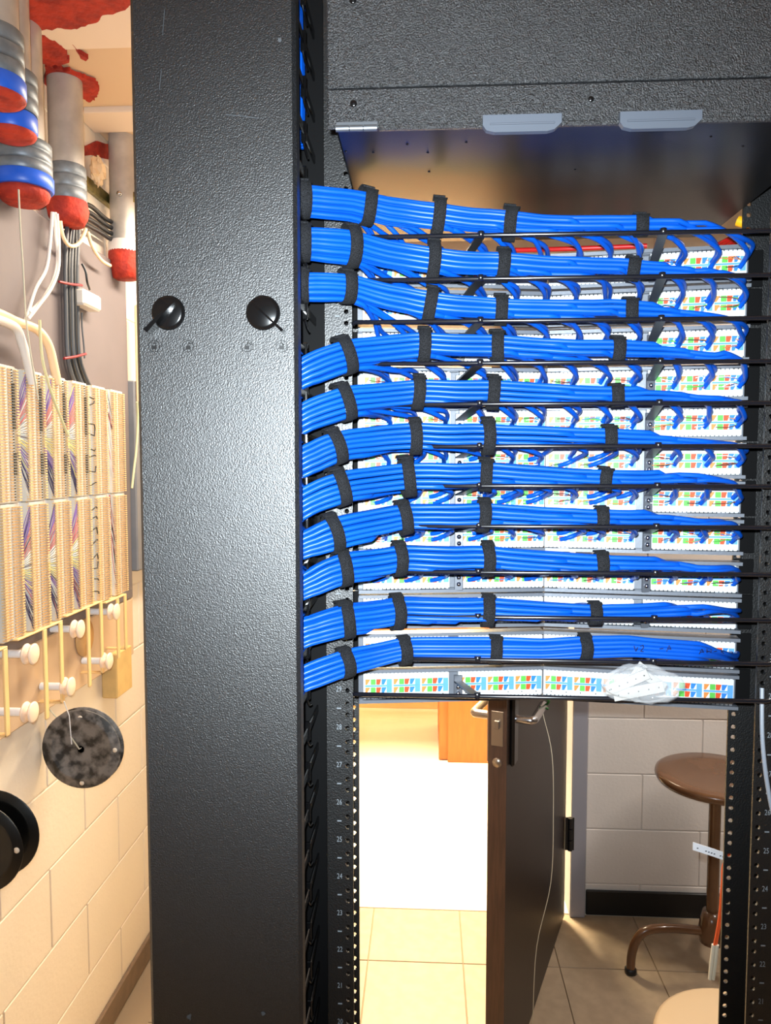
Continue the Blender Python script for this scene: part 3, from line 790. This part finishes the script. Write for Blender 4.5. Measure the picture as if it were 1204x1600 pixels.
# orange fibre lead with tag and connector boot, hanging behind the right post
Yc = 1.02
fibp = [atY(1162,1290,Yc), atY(1133,1345,Yc), atY(1129,1380,Yc), atY(1125,1430,Yc), atY(1117,1476,Yc)]
fb = thing('fibre_lead', 'orange fibre lead with a white tag hanging beside the right rack post', 'cable', fibp[-1])
for s_ in (-.0016, .0016):
    part('cable', MB().tube(cr([p+Vector((s_,s_*.5,0)) for p in [atY(1172,1240,Yc), atY(1170,1120,.94)][::-1]+fibp],6), .0016, 8), 'fib_orange', fb)
bt_a, bt_b = fibp[-1], atY(1111, 1530, Yc)
for s_ in (-.0022, .0022):
    q = Vector((s_, 0, 0)); part('connector_boot', MB().tube([bt_a+q, lerp(bt_a, bt_b, .5)+q, bt_b+q], [.0028, .0032, .0026], 8), 'boot', fb)
tg = MB(); P = [atY(1136,1340,Yc-.004), atY(1110,1331,Yc-.006), atY(1082,1322,Yc-.004)]
vs = []
for p in P: 
    for dz in (.0055,-.0055):
        for dy in (0,.0006): vs.append(p+Vector((0,dy,dz)))
tg.add(vs, [(0,2,6,4),(1,5,7,3),(4,6,10,8),(5,9,11,7),(0,4,5,1),(4,8,9,5),(2,3,7,6),(6,7,11,10),(0,1,3,2),(8,10,11,9)], False)
tgo = part('cable_tag', tg, 'tag_white', fb, 'white printed cable tag')
for k, t_ in enumerate((.12,.36,.44,.52,.60,.78,.86)):
    p = lerp(P[2], P[0], t_)+Vector((0,-.0016-.001*math.sin(t_*3.1),0)); part('printed_mark', MB().box((p.x-.0011,p.y-.0003,p.z-.0007),(p.x+.0011,p.y,p.z+.0007)), 'tag_ink', tgo)

# grey lead hanging in front of the right post
tag(part('grey_lead', MB().tube(cr([atY(1190,1075,.845), atY(1190,1140,.835), atY(1193,1185,.83), atY(1199,1230,.83), atY(1208,1275,.83), atY(1222,1320,.83), atY(1238,1370,.83)],6), .0024, 8), 'grey_cable', None), 'shiny grey lead hanging down over the right rack post', 'cable')

# red and yellow patch leads on the far side of the top panel
def lead(name, label, pts, r, m_):
    return tag(part(name, MB().tube(cr(pts,6), r, 8), m_, None), label, 'cable', 'patch leads beyond the top panel')
for k in range(4):
    lead('patch_lead', 'red patch lead above the right end of the top panel, '+['leftmost','second','third','rightmost'][k]+' of four', [atY(1085+9*k,420,.955), atY(1100+9*k,395+k,.965), atY(1125+8*k,380,.985), atY(1150+4*k,368,.99), atY(1172,366+3*k,1.0)], .0026, 'patch_red')
for k, (a, b) in enumerate((((1152,345),(1182,349)),((1164,372),(1182,378)))):
    lead('patch_lead', ('upper' if k == 0 else 'lower')+' yellow patch plug beside the right rack post', [atY(*a,.99), atY((a[0]+b[0])/2,a[1]+4,.985), atY(*b,.985)], .0065, 'patch_yellow')
lead('patch_lead', 'red patch lead lying along the top of the top panel', [atY(800,391,.975), atY(880,389,.985), atY(960,386,.98), atY(1010,384,.975)], .003, 'patch_red')

# clear bag of white plastic strips on the lowest bar
bc = atY(1002, 1070, .795)
bag = thing('plastic_bag', 'crumpled clear plastic bag of white strips resting on the lowest bar', 'bag', bc-Vector((0,0,.02)))
mb = MB(); vs = []; nu, nv = 30, 16; rb = random.Random(5)
for a in range(nv+1):
    ph = math.pi*a/nv
    for b_ in range(nu):
        th = 2*math.pi*b_/nu
        k = 1+.10*math.sin(3*th+2*ph)+.07*math.sin(7*th-3*ph)+rb.uniform(-.05,.05)
        x, y, z = .041*math.sin(ph)*math.cos(th)*k, .011*math.sin(ph)*math.sin(th)*k, .0195*math.cos(ph)*k
        vs.append(bc+Vector((x, y, max(z,-.0185)+.006*x/.04*-.4)))
mb.add(vs, [(a*nu+b_, a*nu+(b_+1)%nu, (a+1)*nu+(b_+1)%nu, (a+1)*nu+b_) for a in range(nv) for b_ in range(nu)], True)
part('bag_film', mb, 'bag', bag)
for k, (dx, dz, an, L, hh) in enumerate(((-.016,.004,.5,.046,.011),(-.004,-.006,.25,.052,.012),(-.020,-.007,-.1,.034,.010),(.010,.006,-.55,.036,.009),(-.006,.009,.9,.03,.010))):
    M = Matrix.Translation(bc+Vector((dx, -.003+.002*k-.002, dz))) @ Matrix.Rotation(-an, 4, 'Y') @ Matrix.Rotation(.1*k-.2, 4, 'Z')
    s_ = MB().cbox((-L/2,-.0008,-hh/2),(L/2,.0008,hh/2),.0003, M)
    s_.cur = 1
    for q in range(5): s_.box((-L/2+L*(q+.5)/5-.0006,-.0011,-.0006),(-L/2+L*(q+.5)/5+.0006,-.0007,.0006), M)
    tag(part('plastic_strip', s_, ['strip_white','w_black'], None), ['long white strip with small holes tilted across the clear bag','widest white strip with small holes at the front of the clear bag','short white strip low at the left inside the clear bag','white strip leaning down to the right inside the clear bag','steepest white strip at the top of the clear bag'][k], 'plastic strip', 'strips in the clear bag')

# ================================================================== LEFT WALL
BXf = -.872                                      # front of the backboard
tag(part('lower_board', MB().cbox((-.8985,1.2,1.03),(BXf-.001,2.185,1.199),.003), 'wood_pale', None), 'cream painted board under the grey backboard on the left wall', 'board')
tag(part('backboard', MB().cbox((-.8985,1.2,1.20),(BXf,2.185,2.16),.003), 'board', None), 'grey painted plywood backboard on the left wall', 'board')
# conduits
def conduit(label, cx, X, r, yb, rings, parent_top=2.499, plug=None):
    base = atX(cx, yb, X); t = thing('conduit', label, 'pipe', base, 'conduits through the ceiling')
    part('pipe', MB().lathe([(r,base.z),(r,parent_top)], 32, (base.x, base.y, 0)), 'galv', t)
    for nm, ya, yb_, rr, m_ in rings:
        za, zb = atX(cx, ya, X).z, atX(cx, yb_, X).z; n = 3 if nm == 'coupling' else 1; pf = []
        for k in range(n):
            z1, z2 = lerp(zb, za, k/n), lerp(zb, za, (k+1)/n); h = (z2-z1)*.12
            pf += [(rr*.95,z1),(rr,z1+h),(rr*(1-.01*(k%2)),z2-h),(rr*.95,z2)]
        part(nm, MB().lathe(pf, 32, (base.x, base.y, 0)), m_, t)
    if plug:
        za = base.z; zb = atX(cx, plug, X).z; pf = [(0,zb),(r*.9,zb+.001),(r*1.12,lerp(zb,za,.35)),(r*1.2,lerp(zb,za,.7)),(r*1.1,za+.004)]
        part('firestop_plug', MB().lathe(pf, 28, (base.x, base.y, 0)), 'putty', t)
    return t
conduit('nearest steel conduit at the top left edge with a blue bushing', -8, -.72, .040, 150, [('coupling',52,125,.047,'collar'),('bushing',124,152,.049,'blue_ring')], plug=160)
conduit('steel conduit second from the left with a lower blue bushing', 18, -.765, .036, 205, [('coupling',118,180,.047,'collar'),('bushing',181,208,.045,'blue_ring')], plug=218)
conduit('steel conduit with ribbed coupling and wide red sealed end above the backboard', 36, -.835, .044, 296, [('coupling',226,276,.058,'collar'),('bushing',275,298,.060,'blue_ring')], plug=318)
conduit('shiny steel conduit with grey coupling ending in rounded red sealant', 106, -.845, .039, 318, [('coupling',262,316,.043,'collar')], plug=352)
conduit('steel conduit nearest the black door with a white bushing', 194, -.845, .036, 385, [('bushing',378,400,.042,'white_ring')], plug=436)
# pipe strap
pc = atX(194, 312, -.845); ps = thing('pipe_strap', 'brassy strut clamp around the conduit beside the black door', 'clamp', pc)
part('strap', MB().lathe([(.037,-.014),(.0395,-.014),(.0395,.014),(.037,.014)], 28, (pc.x,pc.y,pc.z)), 'brass', ps)
part('strut', MB().cbox((pc.x-.06,pc.y-.14,pc.z-.016),(pc.x-.04,pc.y+.05,pc.z+.016),.003), 'brass', ps)
part('bolt', MB().lathe([(0,-.008),(.006,-.007),(.007,0),(.007,.01)],8,(pc.x+.005,pc.y-.045,pc.z),'y'), 'chrome', ps)
# firestop patches on the ceiling
def patch(label, poly, z=2.487, th=.010, n=5):
    rn = random.Random(len(label)); P = []
    for k in range(len(poly)):
        a, b_ = Vector(poly[k]), Vector(poly[(k+1) % len(poly)])
        for q in range(n):
            v = a.lerp(b_, q/n); v = v+Vector((rn.uniform(-2.2,2.2), rn.uniform(-2.2,2.2))) if q else v
            p = atZ(v.x, v.y, z); P.append((p.x, p.y))
    nn = len(P); vs = [(x, y, z) for x, y in P]+[(x, y, z+th) for x, y in P]
    mb = MB().add(vs, [tuple(range(nn))[::-1], tuple(range(nn, 2*nn))]+[(k,(k+1)%nn,(k+1)%nn+nn,k+nn) for k in range(nn)], False)
    tag(part('firestop_patch', mb, 'putty', None), label, 'sealant', 'red sealant on the ceiling')
patch('large ragged patch of red firestop sealant at the top of the ceiling', [(20,-30),(205,-30),(206,8),(196,16),(160,24),(150,36),(120,46),(95,44),(60,48),(20,40)])
patch('dark red sealant patch between the conduits', [(50,52),(70,56),(90,68),(104,80),(108,98),(80,104),(50,96)])
patch('red sealant ring around the shiny steel conduit at the ceiling', [(70,104),(95,108),(125,120),(146,128),(155,140),(152,152),(138,160),(124,152),(70,150)])
rn = random.Random(3); P = []
for x, y in ((128,232),(140,226),(152,221),(166,224),(180,226),(200,228),(216,230),(216,243),(204,252),(190,258),(172,250),(158,246),(145,243),(128,244)):
    q = atX(x+rn.uniform(-1,1), y+rn.uniform(-1,1), -.893); P.append((q.y, q.z))
nn = len(P); vs = [(-.893, y, z) for y, z in P]+[(-.8995, y, z) for y, z in P]
tag(part('firestop_patch', MB().add(vs, [tuple(range(nn)), tuple(range(2*nn-1, nn-1, -1))]+[(k, k+nn, (k+1)%nn+nn, (k+1)%nn) for k in range(nn)], False), 'putty', None), 'dark red sealant band on the wall beside the black door', 'sealant', 'red sealant on the ceiling')
q = atX(152, 268, -.872); mb = MB(); rn = random.Random(8); vs = []
for a in range(9):
    for b_ in range(12):
        ph = math.pi*a/8; th = 2*math.pi*b_/12; kk = .85+rn.uniform(-.25, .25)
        vs.append(q+Vector((.022*math.sin(ph)*math.cos(th), .032*math.sin(ph)*math.sin(th), .040*math.cos(ph)))*kk)
mb.add(vs, [(a*12+b_, a*12+(b_+1)%12, (a+1)*12+(b_+1)%12, (a+1)*12+b_) for a in range(8) for b_ in range(12)], False)
tag(part('foam_lump', mb, 'cab_cream', None), 'pale lump of filler on the wall between two conduits', 'filler')
patch('thin red streak of sealant on the ceiling', [(113,70),(120,78),(128,86),(138,92),(134,96),(126,92),(119,80)], n=2)

# punch-down blocks: six columns, two rows
def block_mesh_parts(h=.272, w=.072):
    base = MB().cbox((-.03,-w/2,0),(-.006,w/2,h),.002)
    comb = MB(); n = 46
    for k in range(n):
        z0 = .004+(h-.008)*k/n; z1 = z0+(h-.008)/n*.58
        comb.box((-.010,-.0045,z0),(.0,.0045,z1))
    comb.box((-.012,-.004,0),(-.008,.004,h))
    clip = MB()
    for k in range(n):
        z0 = .004+(h-.008)*k/n+.0012; z1 = z0+.0022
        clip.box((-.008,-.0042,z0),(-.003,-.0006,z1)); clip.box((-.008,.0006,z0),(-.003,.0042,z1))
    dark = MB()
    for k in range(n):
        z0 = .004+(h-.008)*k/n+.0008; z1 = z0+.0034
        if 8 < k < 17 or 24 < k < 41: dark.box((-.008,-.0042,z0),(-.002,-.0006,z1)); dark.box((-.008,.0006,z0),(-.002,.0042,z1))
        else: dark.box((-.008,-.0042,z0),(-.003,-.0006,z1-.001))
    dark = dark.mesh('clip_row', 'w_black')  # black bridging clips, which also paint in the columns' dark shadow dots
    return base.mesh('base','ivory_label'), comb.mesh('comb','cream_plastic'), clip.mesh('clip_row',['cream_dark']), dark
bm_, cm_, km_, kd_ = block_mesh_parts()
BXB = -.818; cols = [1.452, 1.558, 1.663, 1.771, 1.876, 1.986]
colw = ['first (leftmost)', 'second', 'third', 'fourth', 'fifth', 'sixth (rightmost)']
for r, z0 in enumerate((1.5195, 1.2465)):
    for k, yc in enumerate(cols):
        t = thing('punch_down_block', f'cream punch-down wiring block, {colw[k]} of the {"upper" if r == 0 else "lower"} row on the left wall', 'wiring block', (BXB-.03, yc, z0), 'punch-down blocks')
        link('base', bm_, t, (BXB, yc, z0))
        for dy in (-.0315, .0315): link('comb', cm_, t, (BXB, yc+dy, z0))
        for dy in (-.020, -.009, .009, .020): link('clip_row', kd_ if (r == 0 and k < 4 and dy > .015) else km_, t, (BXB, yc+dy, z0))
        part('standoff', MB().box((BXf+.0005,yc-.03,z0+.004),(BXB-.0305,yc+.03,z0+.03)).box((BXf+.0005,yc-.03,z0+.24),(BXB-.0305,yc+.03,z0+.268)), 'bracket', t)
# fanned wires in the gaps between the columns
WM = ['w_violet','w_pink','w_yellow','w_white','w_dark','w_black']
for r, z0 in enumerate((1.5195, 1.2465)):
    for k in range(5):
        rn = random.Random(k*7+r); ya, yb_ = cols[k]+.038, cols[k+1]-.036; mb = MB(); t = None
        panel_strip = None
        if k < 3:
            for j in range(46):
                zt = z0+.006+.262*j/46; f_ = j/45; mb.cur = (4 if f_ < .2 else 0 if f_ < .32 else 2 if f_ < .5 else 3 if f_ < .66 else 1 if f_ < .85 else 0) if rn.random() < .8 else rn.randrange(5)
                zc = z0+.136+(f_-.5)*.05
                mb.tube(cr([(BXB-.012,ya-.004,zc),(BXB-.006+rn.uniform(0,.006),lerp(ya,yb_,.35),lerp(zc,zt,.65)),(BXB-.004,yb_+.001,zt)],3), .0009, 4, False)
        elif k == 3:
            mb.cur = 5
            for j in range(8):
                za = z0+.03+.03*j+rn.uniform(-.008,.008); mb.tube([(BXB-.004,ya-.002,za),(BXB+.002,(ya+yb_)/2,za+rn.uniform(-.006,.014)),(BXB-.004,yb_+.002,za+rn.uniform(-.012,.018))], .0016, 5)
        else:
            for j in range(10):
                mb.cur = rn.choice((3,5,1)); za = z0+.26*rn.random()
                mb.tube(cr([(BXB-.012,lerp(ya,yb_,rn.random()),z0+.27),(BXB-.010,lerp(ya,yb_,rn.random()),lerp(z0+.27,za,.5)),(BXB-.006,yb_+.002,za)],4), .0009, 4, False)
        t = thing('jumper_wires', f'thin jumper wires in gap {["one","two","three","four","five"][k]} from the left of the {"upper" if r == 0 else "lower"} wiring blocks', 'wires', (BXB-.03, (ya+yb_)/2, z0), 'jumper wires between the wiring blocks')
        part('wire_channel', MB().box((BXf+.0006,ya-.001,z0),(BXB-.022,yb_+.001,z0+.272)), 'peg_white', t)
        w = part('wires', mb, WM, t); w['kind'] = 'stuff'
# wire pegs and brackets under the blocks
def peg(px, py, X=-.80, label=''):
    p = atX(px, py, X); t = thing('wire_peg', label, 'peg', (BXf, p.y, p.z), 'wire pegs under the blocks')
    part('shaft', MB().lathe([(.0085,BXf+.0006),(.0085,p.x-.018)],16,(0,p.y,p.z),'x'), 'peg_white', t)
    part('inner_flange', MB().lathe([(.006,p.x-.020),(.0205,p.x-.019),(.0215,p.x-.017),(.0205,p.x-.0152),(.006,p.x-.014)],22,(0,p.y,p.z),'x'), 'peg_pink', t)
    part('cap', MB().lathe([(.007,p.x-.014),(.007,p.x-.005),(.0205,p.x-.004),(.0218,p.x-.001),(.018,p.x+.001),(0,p.x+.0015)],22,(0,p.y,p.z),'x'), 'peg_pink', t)
for a in ((183,956,'white wire peg farthest right, under the rightmost wiring blocks'),(127,983,'white wire peg above the brown disc, third from the top'),(54,1022,'white wire peg at the left just under the wiring blocks'),
          (172,1033,'white wire peg beside the wooden corner block'),(112,1073,'white wire peg in the middle of the lower brackets'),(53,1113,'lowest white wire peg, above the black reels')):
    peg(a[0], a[1], -.795 if a[0] < 60 else -.80, a[2])
def brack(x0, x1, yt, yb_, X, label):
    a, b_ = atX(x0, yt, X), atX(x1, yt, X); zb = atX(x1, yb_, X).z
    t = thing('standoff_bracket', label, 'bracket', (BXf, b_.y, zb), 'cream brackets under the blocks')
    part('top_plate', MB().cbox((BXf+.0006,a.y,a.z-.004),(X,b_.y,a.z),.001), 'bracket', t)
    part('leg', MB().cbox((X-.004,b_.y-.015,zb),(X,b_.y,a.z-.004),.001), 'bracket', t)
    part('leg', MB().cbox((X-.004,a.y+(b_.y-a.y)*.62-.015,zb-.012),(X,a.y+(b_.y-a.y)*.62,a.z-.004),.001), 'bracket', t)
    part('foot', MB().cbox((BXf+.0006,b_.y-.015,zb),(X,b_.y,zb+.004),.001), 'bracket', t)
brack(166,198,941,1014,-.815,'cream bracket under the rightmost wiring blocks')
brack(104,161,962,1052,-.815,'tall cream bracket around the brown disc')
brack(28,99,999,1098,-.815,'cream bracket between the two left wire pegs')
brack(-45,13,1034,1150,-.815,'cream bracket cut by the left picture edge')
p = atX(133,996,-.868); tag(part('knot_disc', MB().lathe([(0,.0),(.048,.0),(.048,.004),(0,.004)],24,(BXf+.001,p.y,p.z),'x'), 'cream_dark', None), 'round brown disc behind the tall cream bracket', 'disc')
a, b_ = atX(182,1022,-.855), atX(207,1074,-.855); tag(part('wooden_block', MB().cbox((XL+.0006,a.y,b_.z),(-.855,b_.y,a.z),.003), 'wood_block', None), 'pale wooden block on the wall at the corner of the backboard', 'block')
# cable reels hanging on the wall
def reel(label, c, R, m_, hw=.028):
    t = thing('cable_reel', label, 'reel', c, 'empty cable reels')
    cx, cy, cz = c; nh = 12
    def flange(y, rr):
        mb = MB(); n = 48
        mb.lathe([(.008,y-.0015),(rr*.72,y-.0015),(rr*.74,y-.0030),(rr*.80,y-.0030),(rr*.82,y-.0015),(rr*.985,y-.0015),(rr,y),(rr*.985,y+.0015),(.008,y+.0015),(.008,y-.0015)], n, (cx,0,cz),'y'); return mb
    fr = part('front_flange', flange(cy-hw, R), m_, t); part('rear_flange', flange(cy+hw, R), m_, t)
    part('core', MB().lathe([(R*.5,cy-hw+.0016),(R*.5,cy+hw-.0016)],28,(cx,0,cz),'y'), m_, t)
    for an, q in ((0,.86),(-math.pi/2,.86),(math.pi/2,.80),(0.0,.0)):
        hx, hz_2 = cx+R*q*math.cos(an), cz+R*q*math.sin(an)
        if q > 0: part('hole_rim', MB().lathe([(0,cy-hw-.0022),(.0055,cy-hw-.0022),(.0055,cy-hw-.0016)],12,(hx,0,hz_2),'y'), 'wall_paint', fr)
    part('hanger_wire', MB().tube([(XL+.001,cy,cz+R+.02),(cx*.5+XL*.5,cy,cz+R*.6),(cx,cy-.02,cz+.004),(cx,cy+.03,cz)], .0018, 6), 'twine', t)
    return t
c1 = atX(130,1168,-.80); reel('mottled grey and black empty cable reel hanging on the block wall', c1, .0935, 'reel', .010)
c2 = atX(-20,1314,-.80); reel('plain black empty cable reel cut by the left picture edge', c2, .0835, 'reel_black')
tag(part('hanging_string', MB().tube([atX(100,1096,-.80), atX(108,1118,-.80), c1+Vector((-.012,-.032,.02))], .0012, 5), 'tag_white', None), 'short white string from the wire pegs to the mottled reel', 'string')
# grey box and cream raceway at the edge of the backboard
a, b_ = atX(205,612,-.86), atX(245,881,-.86)
tag(part('grey_enclosure', MB().cbox((XL+.0006,2.187,b_.z),(-.855,2.42,1.84),.004), 'grey_box', None), 'flat grey metal box on the wall behind the black door edge', 'box')
a, b_ = atX(201,470,-.85), atX(222,630,-.85)
rw = thing('cable_raceway', 'cream vertical cable raceway at the right edge of the backboard', 'raceway', (-.86, a.y, b_.z))
part('channel', MB().cbox((-.8545,2.195,b_.z),(-.832,2.26,a.z),.003), 'cab_cream', rw)
part('cover', MB().cbox((-.8318,2.205,b_.z),(-.828,2.25,a.z),.001), 'cab_cream', rw)
tag(part('hanging_lead', MB().tube(cr([atX(214,628,-.835), atX(215,660,-.84), atX(213,700,-.84), atX(209,735,-.84), atX(206,763,-.84)],5), .0035, 6), 'pl_lead', None), 'pale yellow lead hanging from the cream raceway', 'cable')
# loose cables on the backboard
kb = thing('black_cable_run', 'thick run of black cables tied with red ties down the backboard', 'cable bundle', atX(120,470,-.86))
for k in range(9):
    dx = (k % 5)*4.6-9; X = -.862+.008*(k//5)
    pts = [atX(112+dx+4,300,X), atX(112+dx+2,350,X), atX(111+dx,420,X), atX(112+dx,480,X), atX(114+dx*1.0,550,X), atX(122+dx*1.1,585,X), atX(134+dx*1.2,612,X)]
    part('cable', MB().tube(cr(pts,5), .0052 if k != 0 else .004, 7), ['cab_grey','cab_black','cab_grey','cab_black','cab_grey'][k % 5] if k else 'cab_white', kb)
for (xa, ya_), (xb_, yb2) in (((92,440),(128,446)),((100,560),(134,553))):
    part('red_tie', MB().tube([atX(xa,ya_,-.846), atX((xa+xb_)/2,(ya_+yb2)/2+1,-.838), atX(xb_,yb2,-.846)], .0032, 6), 'tie_red', kb)
def loose(name, label, px, X, r, m_, cat='cable', group=None):
    return tag(part(name, MB().tube(cr([atX(x, y, X+(0 if len(q) == 0 else q[0])) for x, y, *q in px],5), r, 7), m_, None), label, cat, group)
loose('white_cable', 'white cable hanging leftmost from the red sealant', [(82,332),(78,380),(72,420),(56,450),(46,480),(38,505)], -.845, .0042, 'cab_white')
loose('white_cable', 'white cable hanging middle from the red sealant, curving to the left', [(86,332),(87,370),(90,400),(84,435),(66,468),(46,488)], -.842, .0042, 'cab_white')
loose('white_cable', 'white cable hanging rightmost from the red sealant and bending left low', [(89,334),(92,380),(91,420),(80,450),(62,475),(44,498)], -.838, .0040, 'cab_white')
loose('cream_cable', 'cream cable looping in a U under the rounded red sealant', [(94,345),(98,368),(106,382),(117,384),(127,375),(134,358)], -.835, .0046, 'cab_cream')
loose('cream_cable', 'cream cable from the red tie down to the right', [(137,362),(142,380),(150,396),(160,408),(172,415)], -.84, .0046, 'cab_cream')
loose('trunk_cable', 'thick upper cream cable entering from the left edge of the picture', [(-30,480),(0,490),(28,503),(58,515),(76,540),(85,575),(90,600)], -.822, .0095, 'cab_cream')
loose('trunk_cable', 'thick lower white cable entering from the left edge of the picture', [(-30,492),(0,500),(24,512),(34,535),(44,570),(50,600)], -.815, .0095, 'cab_white')
loose('twine', 'twisted twine hanging down in front of the backboard', [(29,296),(32,360),(36,420),(40,490),(46,540),(54,590),(60,625)], -.80, .0018, 'twine', 'cord')
loose('green_wire_bunch', 'pale green bunch of thin wires above the wiring blocks', [(62,500),(64,540),(68,570),(76,600),(86,630),(98,660),(106,680)], -.80, .0030, 'pl_lead')
for k in range(4):
    loose('black_cable', f'black cable, {ordn[k]} of four running behind the conduits' if k < 3 else 'black cable, lowest of four running behind the conduits', [(128,318+k*10),(142,322+k*11),(160,338+k*9),(172,346+k*9),(185,350+k*9)], -.868, .0062, 'cab_black', 'cable')
# power adapter
a, b_ = atX(122,450,-.85), atX(150,488,-.85)
ad = thing('power_adapter', 'small white power adapter mounted on the backboard beside the black cables', 'adapter', (BXf, (a.y+b_.y)/2, b_.z))
part('body', MB().cbox((BXf+.0006,a.y,b_.z),(-.835,b_.y,a.z),.005), 'cab_white', ad)
part('plug_lead', MB().tube(cr([atX(128,412,-.85), atX(134,425,-.845), atX(136,440,-.845), atX(140,452,-.85)],4), .003, 6), 'cab_black', ad)
part('lead', MB().tube(cr([atX(128,488,-.85), atX(128,510,-.855), atX(131,540,-.855), atX(132,560,-.855)],4), .0022, 6), 'cab_grey', ad)
